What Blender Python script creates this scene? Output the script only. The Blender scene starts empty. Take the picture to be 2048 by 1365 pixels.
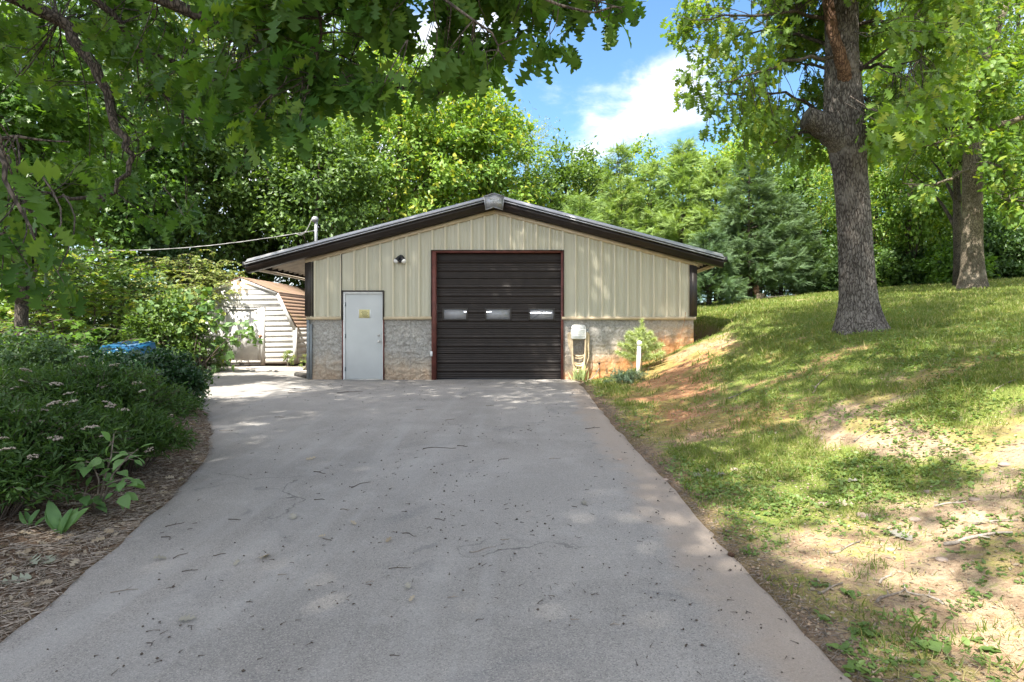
import bpy, math, random
import numpy as np
from mathutils import Vector, Matrix

# ------------------------------------------------------------------ camera, sky, sun, exposure
F = 1150.0            # focal length in photo pixels (2048 wide); principal point (1090, 657)
CX, CY, EYE = 1090.0, 657.0, 1.23
S = bpy.context.scene
COL = S.collection
cam_d = bpy.data.cameras.new('camera')
cam = bpy.data.objects.new('camera', cam_d)
COL.objects.link(cam)
cam.location = (0, 0, EYE)
cam.rotation_euler = (math.pi / 2, 0, 0)
cam_d.sensor_width = 36
cam_d.lens = 36 * F / 2048
cam_d.shift_x = (1024 - CX) / 2048
cam_d.shift_y = -(682.5 - CY) / 2048
cam_d.clip_start = 0.05
cam_d.clip_end = 3000
S.camera = cam

LX, LY = 0.34, 0.56          # sun rays travel +LX, +LY per metre they fall
sun_d = bpy.data.lights.new('sun', 'SUN')
sun_d.energy = 3.6
sun_d.angle = math.radians(0.55)
sun_d.color = (1.0, 0.945, 0.85)
sun = bpy.data.objects.new('sun', sun_d)
COL.objects.link(sun)
sun.rotation_euler = Vector((LX, LY, -1)).to_track_quat('-Z', 'Y').to_euler()
sun.location = (-8, -14, 24)
SUN_EL = math.atan2(1, math.hypot(LX, LY))
SUN_AZ = math.atan2(-LX, -LY)

world = bpy.data.worlds.new('World')
S.world = world
world.use_nodes = True
S.view_settings.view_transform = 'Standard'
S.view_settings.look = 'None'
S.view_settings.gamma = 1
S.view_settings.use_curve_mapping = False
S.view_settings.exposure = 2.12
S.render.engine = 'CYCLES'
S.cycles.max_bounces = 7
S.cycles.diffuse_bounces = 4
S.cycles.transmission_bounces = 4
S.cycles.transparent_max_bounces = 6
S.cycles.sample_clamp_indirect = 6
S.cycles.use_denoising = True


class NT:
    """tiny helper for node trees"""
    def __init__(self, tree):
        self.t = tree
        tree.nodes.clear()

    def n(self, kind, **kw):
        nd = self.t.nodes.new(kind)
        ins = kw.pop('ins', {})
        for k, v in kw.items():
            setattr(nd, k, v)
        for k, v in ins.items():
            self.set(nd.inputs[k], v)
        return nd

    def set(self, sock, v):
        if isinstance(v, bpy.types.NodeSocket):
            self.t.links.new(v, sock)
        elif isinstance(v, bpy.types.Node):
            self.t.links.new(v.outputs[0], sock)
        else:
            if sock.type == 'RGBA' and not isinstance(v, (int, float)) and len(v) == 3:
                v = (*v, 1)
            sock.default_value = v

    def math(self, op, a, b=0.0, c=None, clamp=False):
        nd = self.t.nodes.new('ShaderNodeMath')
        nd.operation = op
        nd.use_clamp = clamp
        self.set(nd.inputs[0], a)
        self.set(nd.inputs[1], b)
        if c is not None:
            self.set(nd.inputs[2], c)
        return nd.outputs[0]

    def vmath(self, op, a, b=(0, 0, 0)):
        nd = self.t.nodes.new('ShaderNodeVectorMath')
        nd.operation = op
        self.set(nd.inputs[0], a)
        self.set(nd.inputs[1], b)
        return nd.outputs['Value'] if op in ('DISTANCE', 'LENGTH', 'DOT_PRODUCT') else nd.outputs[0]

    def mix(self, f, a, b, mode='MIX'):
        nd = self.t.nodes.new('ShaderNodeMix')
        nd.data_type = 'RGBA'
        nd.blend_type = mode
        self.set(nd.inputs[0], f)
        self.set(nd.inputs[6], a)
        self.set(nd.inputs[7], b)
        return nd.outputs[2]

    def noise(self, scale, detail=3, vec=None, rough=0.55, dist=0.0):
        nd = self.n('ShaderNodeTexNoise', ins={'Scale': scale, 'Detail': detail, 'Roughness': rough, 'Distortion': dist})
        if vec is not None:
            self.set(nd.inputs['Vector'], vec)
        return nd.outputs[0]

    def ramp(self, f, lo, hi):
        nd = self.n('ShaderNodeMapRange', ins={0: f, 1: lo, 2: hi})
        nd.interpolation_type = 'SMOOTHSTEP'
        return nd.outputs[0]


# sky with clouds
w = NT(world.node_tree)
sky = w.n('ShaderNodeTexSky', sky_type='NISHITA', sun_disc=False, sun_elevation=SUN_EL, sun_rotation=SUN_AZ)
sky.air_density = 1.0
sky.dust_density = 0.4
sky.ozone_density = 1.6
co = w.n('ShaderNodeTexCoord').outputs['Generated']
sep = w.n('ShaderNodeSeparateXYZ', ins={0: co})
zc = w.math('MAXIMUM', sep.outputs[2], 0.03)
zc = w.math('ADD', zc, 0.12)
pl = w.n('ShaderNodeCombineXYZ', ins={0: w.math('DIVIDE', sep.outputs[0], zc), 1: w.math('DIVIDE', sep.outputs[1], zc), 2: 0.0})
nz = w.noise(1.35, 7, pl, 0.58, 0.25)
nf = w.noise(5.0, 6, pl, 0.62, 0.3)


def dirpx(x, y):
    v = Vector(((x - CX) / F, 1, (CY - y) / F)).normalized()
    return tuple(v)


blob = None
wob = w.vmath('SCALE', w.vmath('SUBTRACT', w.n('ShaderNodeTexNoise', ins={'Scale': 9.0, 'Detail': 5.0, 'Vector': co}).outputs['Color'], (.5, .5, .5)))
wob.node.inputs['Scale'].default_value = .16
dirw = w.vmath('NORMALIZE', w.vmath('ADD', co, wob))
for (x, y, r, g) in ((1355, 200, .115, .74), (1285, 218, .06, .42), (1400, 140, .12, .30), (1180, 205, .055, .58), (1225, 265, .11, .50), (1310, 268, .12, .50),
                     (985, 50, .14, .75), (900, 170, .16, .55), (1180, 322, .07, .55), (1110, 170, .06, .30), (1380, 60, .12, .22), (760, 380, .3, .6)):
    d = w.vmath('DISTANCE', dirw, dirpx(x, y))
    b = w.math('MULTIPLY', w.ramp(d, r, 0.0), g)
    blob = b if blob is None else w.math('ADD', blob, b)
cl = w.math('ADD', w.math('MULTIPLY', nz, 0.75), w.math('MULTIPLY', nf, 0.55))
# unseen cloud round the gap is added for ambient fill; gap lies toward +Y
gap = w.ramp(w.vmath('DISTANCE', w.vmath('NORMALIZE', co), dirpx(1280, 190)), .62, .12)
cl = w.math('ADD', cl, w.math('MULTIPLY', gap, -0.30))
cl = w.math('ADD', cl, w.math('MULTIPLY', blob, 0.36))
cf = w.math('MULTIPLY', w.ramp(cl, 0.46, 0.98), 0.95)
skyc = w.mix(1.0, sky.outputs[0], (0.36, 0.46, 0.50), 'MULTIPLY')
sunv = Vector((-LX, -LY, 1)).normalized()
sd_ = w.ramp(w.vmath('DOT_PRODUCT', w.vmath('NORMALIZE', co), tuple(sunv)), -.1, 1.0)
clc = w.mix(sd_, (3.7, 3.5, 3.35), (9.2, 8.1, 7.2))  # clouds on the unseen sun side brightened to lift the ambient fill
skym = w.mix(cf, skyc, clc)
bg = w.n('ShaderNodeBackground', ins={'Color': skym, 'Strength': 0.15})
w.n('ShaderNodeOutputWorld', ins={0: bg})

# ------------------------------------------------------------------ helpers
rng = np.random.default_rng(11)


def at(px, py, Y):
    return np.array([(px - CX) * Y / F, Y, EYE - (py - CY) * Y / F])


def proj(P):
    P = np.asarray(P, float)
    return np.stack([CX + F * P[..., 0] / P[..., 1], CY - F * (P[..., 2] - EYE) / P[..., 1]], -1)


def _hash(ix, iy, iz, seed):
    h = (ix.astype(np.int64) * 374761393 + iy.astype(np.int64) * 668265263 + iz.astype(np.int64) * 2147483647 + seed * 974634511) & 0xFFFFFFFF
    h = ((h ^ (h >> 13)) * 1274126177) & 0xFFFFFFFF
    return ((h ^ (h >> 16)) & 0xFFFF) / 65535.0


def vn(x, y, z=0.0, seed=0):
    x, y, z = np.broadcast_arrays(np.asarray(x, float), np.asarray(y, float), np.asarray(z, float))
    ix, iy, iz = np.floor(x), np.floor(y), np.floor(z)
    fx, fy, fz = x - ix, y - iy, z - iz
    fx, fy, fz = [f * f * (3 - 2 * f) for f in (fx, fy, fz)]
    r = 0
    for dx in (0, 1):
        for dy in (0, 1):
            for dz in (0, 1):
                r = r + _hash(ix + dx, iy + dy, iz + dz, seed) * (fx if dx else 1 - fx) * (fy if dy else 1 - fy) * (fz if dz else 1 - fz)
    return r


def fbm(x, y, z=0.0, oct=4, seed=0):
    a, t, r = 0.5, 0, 0
    for o in range(oct):
        k = 2 ** o
        r = r + a * vn(np.asarray(x) * k, np.asarray(y) * k, np.asarray(z) * k, seed + o)
        t += a
        a *= .5
    return r / t


def ss(t, a=0.0, b=1.0):
    t = np.clip((np.asarray(t, float) - a) / (b - a), 0, 1)
    return t * t * (3 - 2 * t)


class MB:
    def __init__(self):
        self.V, self.F, self.n = [], [], 0

    def add(self, v, f):
        v = np.asarray(v, float).reshape(-1, 3)
        f = np.asarray(f, np.int64)
        self.V.append(v)
        self.F.append(f + self.n)
        self.n += len(v)
        return self

    def box(self, x0, x1, y0, y1, z0, z1):
        v = [(x, y, z) for x in (x0, x1) for y in (y0, y1) for z in (z0, z1)]
        return self.add(v, [(0, 1, 3, 2), (4, 6, 7, 5), (0, 4, 5, 1), (2, 3, 7, 6), (0, 2, 6, 4), (1, 5, 7, 3)])

    def obox(self, c, ax, ay, az):
        """box from centre and three half-axis vectors"""
        c, ax, ay, az = [np.asarray(q, float) for q in (c, ax, ay, az)]
        v = [c + i * ax + j * ay + k * az for i in (-1, 1) for j in (-1, 1) for k in (-1, 1)]
        return self.add(v, [(0, 1, 3, 2), (4, 6, 7, 5), (0, 4, 5, 1), (2, 3, 7, 6), (0, 2, 6, 4), (1, 5, 7, 3)])

    def grid(self, P, flip=False):
        """P (a,b,3) sheet"""
        a, b = P.shape[:2]
        i = np.arange(a * b).reshape(a, b)
        q = np.stack([i[:-1, :-1], i[1:, :-1], i[1:, 1:], i[:-1, 1:]], -1).reshape(-1, 4)
        if flip:
            q = q[:, ::-1]
        return self.add(P.reshape(-1, 3), q)

    def prism(self, poly, d):
        """convex or simple polygon (k,3) swept along vector d"""
        p = np.asarray(poly, float)
        k = len(p)
        base = self.n
        self.add(np.vstack([p, p + np.asarray(d, float)]), np.array([(i, (i + 1) % k, k + (i + 1) % k, k + i) for i in range(k)]))
        self.F.append(np.array([list(range(k))[::-1]]) + base)
        self.F.append(np.array([list(range(k, 2 * k))]) + base)
        return self

    def tube(self, pts, rad, seg=6, cap=True):
        p = np.asarray(pts, float)
        n = len(p)
        r = np.broadcast_to(np.asarray(rad, float), (n,))
        t = np.gradient(p, axis=0)
        t /= np.linalg.norm(t, axis=1)[:, None] + 1e-9
        up = np.array([0.0, 0, 1]) if abs(t[0][2]) < .9 else np.array([1.0, 0, 0])
        a = np.cross(t[0], up)
        a /= np.linalg.norm(a)
        rings = []
        th = np.linspace(0, 2 * np.pi, seg, endpoint=False)
        for i in range(n):
            a = a - t[i] * np.dot(a, t[i])
            a /= np.linalg.norm(a) + 1e-9
            b = np.cross(t[i], a)
            rings.append(p[i] + r[i] * (np.cos(th)[:, None] * a + np.sin(th)[:, None] * b))
        i = np.arange(n * seg).reshape(n, seg)
        j = np.roll(i, -1, 1)
        q = np.stack([i[:-1], j[:-1], j[1:], i[1:]], -1).reshape(-1, 4)
        base = self.n
        self.add(np.vstack(rings), q)
        if cap:
            self.F.append(np.array([list(range(seg))[::-1]]) + base)
            self.F.append(np.array([list(range((n - 1) * seg, n * seg))]) + base)
        return self

    def lathe(self, c, axis, prof, seg=14):
        """prof: list of (distance along axis, radius)"""
        c, axis = np.asarray(c, float), np.asarray(axis, float)
        axis = axis / np.linalg.norm(axis)
        pts = [c + axis * d for d, r in prof]
        e = np.array([1e-6 * k for k in range(len(pts))])
        pts = [p + axis * k for p, k in zip(pts, e)]
        a = np.cross(axis, [0, 0, 1.0] if abs(axis[2]) < .9 else [1.0, 0, 0])
        a /= np.linalg.norm(a)
        b = np.cross(axis, a)
        th = np.linspace(0, 2 * np.pi, seg, endpoint=False)
        R = np.vstack([p + r * (np.cos(th)[:, None] * a + np.sin(th)[:, None] * b) for p, (d, r) in zip(pts, prof)])
        n = len(prof)
        i = np.arange(n * seg).reshape(n, seg)
        j = np.roll(i, -1, 1)
        base = self.n
        self.add(R, np.stack([i[:-1], j[:-1], j[1:], i[1:]], -1).reshape(-1, 4))
        self.F.append(np.array([list(range(seg))[::-1]]) + base)
        self.F.append(np.array([list(range((n - 1) * seg, n * seg))]) + base)
        return self

    def build(self, name, mat, parent=None, smooth=False, org=None, attrs=None, bevel=0):
        return link(name, self.mesh(name, mat, smooth, origin(parent, org)), parent, org, bevel)

    def mesh(self, name, mat, smooth=False, o=(0, 0, 0)):
        me = bpy.data.meshes.new(name)
        V = np.vstack(self.V) - np.asarray(o, float)
        me.vertices.add(len(V))
        me.vertices.foreach_set('co', V.astype(np.float32).ravel())
        tot = np.concatenate([np.full(len(f), f.shape[1], np.int32) for f in self.F])
        lv = np.concatenate([f.ravel() for f in self.F]).astype(np.int32)
        me.loops.add(len(lv))
        me.loops.foreach_set('vertex_index', lv)
        me.polygons.add(len(tot))
        st = np.zeros(len(tot), np.int32)
        st[1:] = np.cumsum(tot)[:-1]
        me.polygons.foreach_set('loop_start', st)
        me.polygons.foreach_set('loop_total', tot)
        if smooth:
            me.polygons.foreach_set('use_smooth', np.ones(len(tot), bool))
        me.update(calc_edges=True)
        if mat is not None:
            me.materials.append(mat)
        return me


WLOC = {}


def origin(parent, org):
    if org is not None:
        return np.asarray(org, float)
    if parent is not None:
        return np.asarray(WLOC[parent.name], float)
    return np.zeros(3)


def link(name, me, parent=None, org=None, bevel=0):
    o = bpy.data.objects.new(name, me)
    COL.objects.link(o)
    wl = origin(parent, org)
    WLOC[o.name] = tuple(wl)
    if parent is not None:
        o.parent = parent
        o.location = Vector(wl) - Vector(WLOC[parent.name])
    else:
        o.location = wl
    if bevel:
        m = o.modifiers.new('edge', 'BEVEL')
        m.width = bevel
        m.segments = 2
        m.limit_method = 'ANGLE'
    return o


def tag(o, label, cat, group=None):
    o['label'] = label
    o['category'] = cat
    if group:
        o['group'] = group
    return o


def thing(name, label, cat, loc, group=None):
    o = link(name, None, None, loc)
    o.empty_display_size = .2
    return tag(o, label, cat, group)


def kind(o, k):
    o['kind'] = k
    return o


# ------------------------------------------------------------------ materials
MATS = {}


def mat(name, fn):
    m = bpy.data.materials.new(name)
    m.use_nodes = True
    t = NT(m.node_tree)
    out = t.n('ShaderNodeOutputMaterial')
    t.set(out.inputs[0], fn(t))
    MATS[name] = m
    return m


def princ(t, col, rough=.6, metal=0.0, spec=.4, bump=None, bstr=.3, bdist=.01, **kw):
    p = t.n('ShaderNodeBsdfPrincipled', ins={'Base Color': col, 'Roughness': rough, 'Metallic': metal, 'Specular IOR Level': spec})
    if bump is not None:
        b = t.n('ShaderNodeBump', ins={'Height': bump, 'Strength': bstr, 'Distance': bdist})
        t.set(p.inputs['Normal'], b.outputs[0])
    for k, v in kw.items():
        t.set(p.inputs[k], v)
    return p


def pos(t):
    return t.n('ShaderNodeNewGeometry').outputs['Position']


def scaled(t, v, s):
    return t.vmath('MULTIPLY', v, s)


def plain(name, col, rough=.6, metal=0.0, var=.12, scale=6.0, spec=.4):
    def fn(t):
        p = pos(t)
        f = t.noise(scale, 4, p)
        c = t.mix(t.ramp(f, .3, .7), tuple(x * (1 - var) for x in col), tuple(min(1, x * (1 + var)) for x in col))
        return princ(t, c, rough, metal, spec)
    return mat(name, fn)


def leafmat(name, c1, c2, tr=.35, rough=.45, c3=None, spec=.35):
    """leaf: colour varies from leaf to leaf; light passes through"""
    def fn(t):
        g = t.n('ShaderNodeNewGeometry')
        oi = t.n('ShaderNodeObjectInfo')
        r = t.math('FRACT', t.math('ADD', g.outputs['Random Per Island'], oi.outputs['Random']))
        f = t.noise(.55, 2, g.outputs['Position'])
        ff = t.math('ADD', t.math('MULTIPLY', r, .6), t.math('MULTIPLY', t.ramp(f, .35, .65), .4))
        c = t.mix(ff, c1, c2)
        if c3 is not None:
            r2 = t.math('FRACT', t.math('MULTIPLY', r, 17.37))
            c = t.mix(t.math('GREATER_THAN', r2, .86), c, c3)
        p = princ(t, c, rough, 0, spec)
        tl = t.n('ShaderNodeBsdfTranslucent', ins={'Color': t.mix(1, c, (1.5, 1.45, .55, 1), 'MULTIPLY')})
        return t.n('ShaderNodeMixShader', ins={0: tr, 1: p, 2: tl})
    return mat(name, fn)


L_OAK = leafmat('oak_leaf', (.030, .082, .014), (.095, .190, .026), .44, rough=.5, c3=(.11, .19, .025), spec=.25)
L_OAK2 = leafmat('lawn_oak_leaf', (.080, .155, .024), (.155, .250, .038), .46, c3=(.22, .28, .04))
L_MAPLE = leafmat('maple_leaf', (.055, .130, .020), (.120, .220, .030), .45)
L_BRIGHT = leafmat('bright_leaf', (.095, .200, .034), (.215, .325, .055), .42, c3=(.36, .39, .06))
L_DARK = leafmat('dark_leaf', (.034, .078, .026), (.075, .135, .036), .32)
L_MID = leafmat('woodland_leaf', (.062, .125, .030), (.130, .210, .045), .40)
L_CON = leafmat('conifer_spray', (.145, .250, .070), (.30, .40, .125), .28, rough=.6)
L_COND = leafmat('dark_conifer_spray', (.060, .115, .050), (.130, .200, .085), .20, rough=.6)
L_VINE = leafmat('vine_leaf', (.120, .190, .055), (.250, .300, .090), .40, c3=(.34, .34, .11))
L_HEART = leafmat('heart_leaf', (.095, .195, .070), (.190, .290, .110), .40, c3=(.28, .34, .05))
L_SPIREA = leafmat('spirea_leaf', (.034, .078, .020), (.080, .145, .035), .33, spec=.25)
L_GLOSS = leafmat('glossy_leaf', (.014, .042, .014), (.030, .080, .020), .15, rough=.3)
L_SAP = leafmat('sapling_leaf', (.10, .21, .065), (.17, .29, .09), .36)
L_PINE = leafmat('pine_needle', (.30, .38, .17), (.48, .54, .29), .38)
L_JUN = leafmat('juniper_spray', (.075, .125, .07), (.15, .21, .125), .15)
L_GRASS = leafmat('grass_blade', (.100, .150, .028), (.205, .245, .060), .36, c3=(.33, .29, .13))
L_WEED = leafmat('weed_leaf', (.095, .165, .040), (.190, .270, .075), .35)
L_THATCH = leafmat('dry_grass_blade', (.30, .235, .13), (.46, .38, .23), .2, rough=.8)
L_DEAD = leafmat('dead_leaf', (.22, .17, .11), (.42, .37, .29), .15, rough=.8)
L_PALE = leafmat('pale_dry_leaf', (.19, .18, .145), (.32, .30, .25), .1, rough=.8)


def bark(name, c1, c2, scale=(15, 15, 4.2), bs=.6):
    def fn(t):
        p = scaled(t, pos(t), scale)
        n1 = t.noise(1.6, 6, p, .65, .4)
        vo = t.n('ShaderNodeTexVoronoi', feature='DISTANCE_TO_EDGE', ins={'Scale': 2.2, 'Vector': t.vmath('ADD', p, t.n('ShaderNodeTexNoise', ins={'Scale': 1.1, 'Vector': p}).outputs['Color'])})
        h = t.math('ADD', t.math('MULTIPLY', t.ramp(vo.outputs[0], 0, .22), .6), t.math('MULTIPLY', n1, .6))
        h = t.math('MULTIPLY', h, t.math('ADD', .62, t.math('MULTIPLY', t.ramp(t.noise(1.3, 4, scaled(t, pos(t), (1, 1, .6)), .7), .3, .7), .55)))
        c = t.mix(t.ramp(h, .25, 1.0), c1, c2)
        lich = t.ramp(t.noise(2.6, 4, pos(t)), .52, .72)
        c = t.mix(t.math('MULTIPLY', lich, .45), c, tuple(min(1, x * 1.5 + .03) for x in c2))
        return princ(t, c, .9, 0, .15, h, bs, .03)
    return mat(name, fn)


B_OAK = bark('oak_bark', (.050, .042, .036), (.185, .166, .145))
B_PALE = bark('pale_bark', (.065, .052, .038), (.21, .175, .13), (14, 14, 5), .4)
B_DARK = bark('dark_bark', (.035, .030, .024), (.12, .10, .08))
B_RED = bark('reddish_bark', (.07, .04, .026), (.20, .12, .075))
TWIG = plain('twig_wood', (.20, .165, .13), .9, var=.4, scale=30)
TWIGP = plain('pale_twig_wood', (.31, .265, .215), .9, var=.3, scale=30)
TWIGD = plain('dark_twig_wood', (.075, .058, .045), .9, var=.3, scale=30)
L_JUNL = leafmat('pale_green_dry_leaf', (.20, .225, .165), (.30, .32, .25), .15, rough=.8)
M_CRUMB = plain('soil_crumb', (.30, .215, .14), .95, var=.35, scale=40)
STONE = plain('field_stone', (.29, .225, .18), .9, var=.3, scale=18)


def m_drive(t):
    p = pos(t)
    big = t.noise(.35, 4, p, .6, .5)
    mid = t.noise(2.3, 5, p, .6)
    fine = t.n('ShaderNodeTexVoronoi', ins={'Scale': 190.0, 'Vector': p})
    fine2 = t.noise(75, 2, p)
    c = t.mix(t.ramp(big, .3, .7), (.208, .196, .181), (.292, .274, .252))
    c = t.mix(t.math('MULTIPLY', t.ramp(mid, .45, .75), .55), c, (.340, .322, .300))
    c = t.mix(t.math('MULTIPLY', t.ramp(t.noise(.9, 5, p, .7, .8), .56, .68), .5), c, (.150, .148, .150))
    sp = t.ramp(fine.outputs['Distance'], .1, .75)
    col = t.n('ShaderNodeSeparateColor', ins={0: fine.outputs['Color']})
    c = t.mix(t.math('MULTIPLY', t.math('GREATER_THAN', col.outputs[0], .82), .30), c, (.50, .46, .41))
    c = t.mix(t.math('MULTIPLY', t.math('LESS_THAN', col.outputs[0], .16), .38), c, (.05, .05, .052))
    sx = t.n('ShaderNodeSeparateXYZ', ins={0: p})
    st_ = t.noise(1.0, 5, scaled(t, p, (2.6, .22, 1)), .6, .4)
    c = t.mix(t.math('MULTIPLY', t.ramp(st_, .48, .70), .30), c, (.36, .35, .335))
    c = t.mix(t.math('MULTIPLY', t.ramp(t.noise(1.7, 3, p, .5, 1.5), .66, .74), .45), c, (.115, .112, .115))
    wv = t.n('ShaderNodeTexVoronoi', feature='DISTANCE_TO_EDGE', ins={'Scale': .42, 'Vector': t.vmath('ADD', p, scaled(t, t.n('ShaderNodeTexNoise', ins={'Scale': 2.2, 'Detail': 6.0, 'Vector': p}).outputs['Color'], (.8, .8, .8)))})
    crk = t.math('MULTIPLY', t.ramp(wv.outputs[0], .0042, .0008), t.ramp(t.noise(.5, 2, p), .50, .62))
    c = t.mix(t.math('MULTIPLY', crk, .7), c, (.06, .058, .056))
    # tan silt that has washed on to the right hand edge
    edge = t.n('ShaderNodeAttribute', attribute_name='edge').outputs['Fac']
    f = t.math('MULTIPLY', t.ramp(t.math('ADD', edge, t.math('MULTIPLY', t.noise(3.2, 4, p), .9)), .85, 1.35), .6)
    c = t.mix(f, c, (.32, .25, .19))
    h = t.math('ADD', t.math('MULTIPLY', sp, .5), fine2)
    return princ(t, c, .85, 0, .3, h, .55, .004)


M_DRIVE = mat('weathered_asphalt', m_drive)
M_APRON = plain('concrete_apron', (.46, .42, .37), .9, var=.2, scale=4)


def m_ground(t):
    p = pos(t)
    A = lambda n: t.n('ShaderNodeAttribute', attribute_name=n).outputs['Fac']
    n1 = t.noise(3.0, 6, p, .65)
    n2 = t.noise(14, 5, p, .65)
    n3 = t.noise(60, 3, p, .6)
    soil = t.mix(t.ramp(n2, .3, .7), (.215, .150, .095), (.41, .31, .21))
    soil = t.mix(t.math('MULTIPLY', t.ramp(n1, .5, .75), .6), soil, (.46, .36, .255))
    clay = t.mix(t.ramp(n2, .35, .65), (.29, .140, .065), (.47, .26, .14))
    c = t.mix(A('clay'), soil, clay)
    moss = t.mix(t.ramp(n2, .3, .7), (.16, .145, .038), (.30, .25, .085))
    c = t.mix(t.math('MULTIPLY', t.ramp(t.math('ADD', A('moss'), t.math('ADD', t.math('SUBTRACT', t.math('MULTIPLY', n2, 1.9), .95), t.math('SUBTRACT', t.math('MULTIPLY', n1, 1.2), .6))), .30, .75), .8), c, moss)
    gr = t.mix(t.ramp(n3, .3, .7), (.080, .120, .025), (.20, .24, .055))
    gr = t.mix(t.math('MULTIPLY', t.ramp(n1, .5, .72), .55), gr, (.30, .27, .10))
    c = t.mix(t.ramp(t.math('ADD', A('grass'), t.math('ADD', t.math('SUBTRACT', t.math('MULTIPLY', n2, 1.6), .8), t.math('SUBTRACT', t.math('MULTIPLY', n3, .8), .4))), .28, .80), c, gr)
    spk = t.ramp(t.noise(38, 4, p, .7), .60, .72)
    c = t.mix(t.math('MULTIPLY', spk, .55), c, (.075, .050, .032))
    lit = t.mix(t.ramp(n3, .35, .65), (.055, .036, .024), (.19, .135, .095))
    c = t.mix(A('litter'), c, lit)
    h = t.math('ADD', n3, n2)
    return princ(t, c, .95, 0, .1, h, .8, .02)


M_GROUND = mat('ground_soil_and_turf', m_ground)


def m_panel(t):
    p = pos(t)
    oi = t.n('ShaderNodeObjectInfo').outputs['Random']
    st = t.noise(1.0, 5, scaled(t, p, (16, 1, .45)), .6)
    s2 = t.noise(1.0, 4, scaled(t, p, (3, 1, .8)), .6)
    c = t.mix(t.ramp(st, .3, .75), (.50, .455, .33), (.60, .56, .43))
    c = t.mix(t.math('MULTIPLY', t.ramp(s2, .45, .75), .35), c, (.47, .46, .37))
    c = t.mix(t.math('MULTIPLY', oi, .10), c, (.45, .40, .28))
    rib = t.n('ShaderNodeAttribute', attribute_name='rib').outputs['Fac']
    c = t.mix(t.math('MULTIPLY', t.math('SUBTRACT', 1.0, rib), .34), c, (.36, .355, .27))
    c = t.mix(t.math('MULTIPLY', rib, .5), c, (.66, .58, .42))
    return princ(t, c, .42, 0, .45)


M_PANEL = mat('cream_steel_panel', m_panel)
M_TAN = plain('tan_trim_paint', (.50, .40, .26), .45, var=.12)
M_BROWN = plain('dark_brown_steel', (.024, .0175, .0145), .48, var=.15, spec=.3)
M_CORNER = plain('brown_corner_trim', (.040, .032, .027), .45, var=.12)
M_ZINC = plain('galvanised_steel', (.34, .345, .355), .42, .5, var=.1, scale=12)
M_GREYTRIM = plain('grey_flashing', (.22, .24, .25), .5, .3)
M_RED = plain('red_oxide_primer', (.135, .042, .032), .55, var=.25)
M_SOFFIT = plain('pale_soffit_steel', (.62, .54, .45), .5)
M_WHITE = plain('white_paint', (.70, .70, .69), .5, var=.06)
M_DOORP = plain('pale_grey_door_paint', (.50, .51, .50), .45, var=.05, scale=2)
M_BLACK = plain('black_metal', (.015, .015, .017), .45)
M_STEEL = plain('satin_steel', (.6, .58, .54), .28, .9)
M_INT = plain('interior_board', (.35, .33, .31), .9)
M_NOTICE = plain('yellow_paper', (.62, .55, .27), .8, var=.05)
M_INK = plain('print_ink', (.13, .12, .06), .8)
M_BLUE = plain('blue_plastic', (.012, .095, .20), .38, var=.1)
M_HOSE = plain('tan_rubber_hose', (.50, .40, .26), .55, var=.2, scale=14)
M_WPLAST = plain('white_plastic', (.74, .73, .69), .5, var=.05)
M_PVC = plain('weathered_pvc', (.66, .64, .58), .6, var=.1)
M_RUST = plain('rusty_pipe', (.26, .12, .05), .8, var=.3, scale=30)
M_WIRE = plain('wire_sheath', (.30, .30, .29), .5)
M_FLOWER = plain('faded_flower', (.33, .28, .225), .9, var=.35, scale=60)
M_SHADE = plain('dark_timber', (.05, .045, .04), .9)


def m_stucco(t):
    p = pos(t)
    sep = t.n('ShaderNodeSeparateXYZ', ins={0: p})
    x, z = sep.outputs[0], sep.outputs[2]
    n = t.noise(3.0, 6, p, .7, .6)
    f = t.noise(16, 5, p, .7, 1.2)
    c = t.mix(t.ramp(f, .3, .72), (.245, .229, .206), (.475, .448, .405))
    # red clay splashed up the foot of the wall, higher to the right where the bank meets it
    rt = t.ramp(x, .2, 3.3)
    top = t.math('ADD', t.math('MULTIPLY', rt, .90), .30)
    k = t.math('SUBTRACT', top, z)
    k = t.math('ADD', k, t.math('MULTIPLY', t.math('SUBTRACT', n, .5), .9))
    st = t.ramp(k, -.12, .42)
    clay = t.mix(t.ramp(f, .3, .7), (.48, .20, .075), (.62, .33, .15))
    tanc = t.mix(t.ramp(f, .3, .7), (.36, .27, .18), (.52, .42, .30))
    c = t.mix(t.math('MULTIPLY', t.ramp(k, -.5, .15), .7), c, tanc)
    amt = t.math('MULTIPLY', st, t.math('ADD', t.math('MULTIPLY', t.ramp(x, -1, 1.2), .72), .22))
    c = t.mix(amt, c, clay)
    # tide mark streaks down from the ledge
    c = t.mix(t.math('MULTIPLY', t.ramp(t.noise(1, 5, scaled(t, p, (10, 1, 1.3)), .65), .55, .75), .45), c, (.17, .16, .15))
    return princ(t, c, .92, 0, .15, t.noise(45, 4, p, .7), .5, .008)


M_STUCCO = mat('parged_block', m_stucco)


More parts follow.
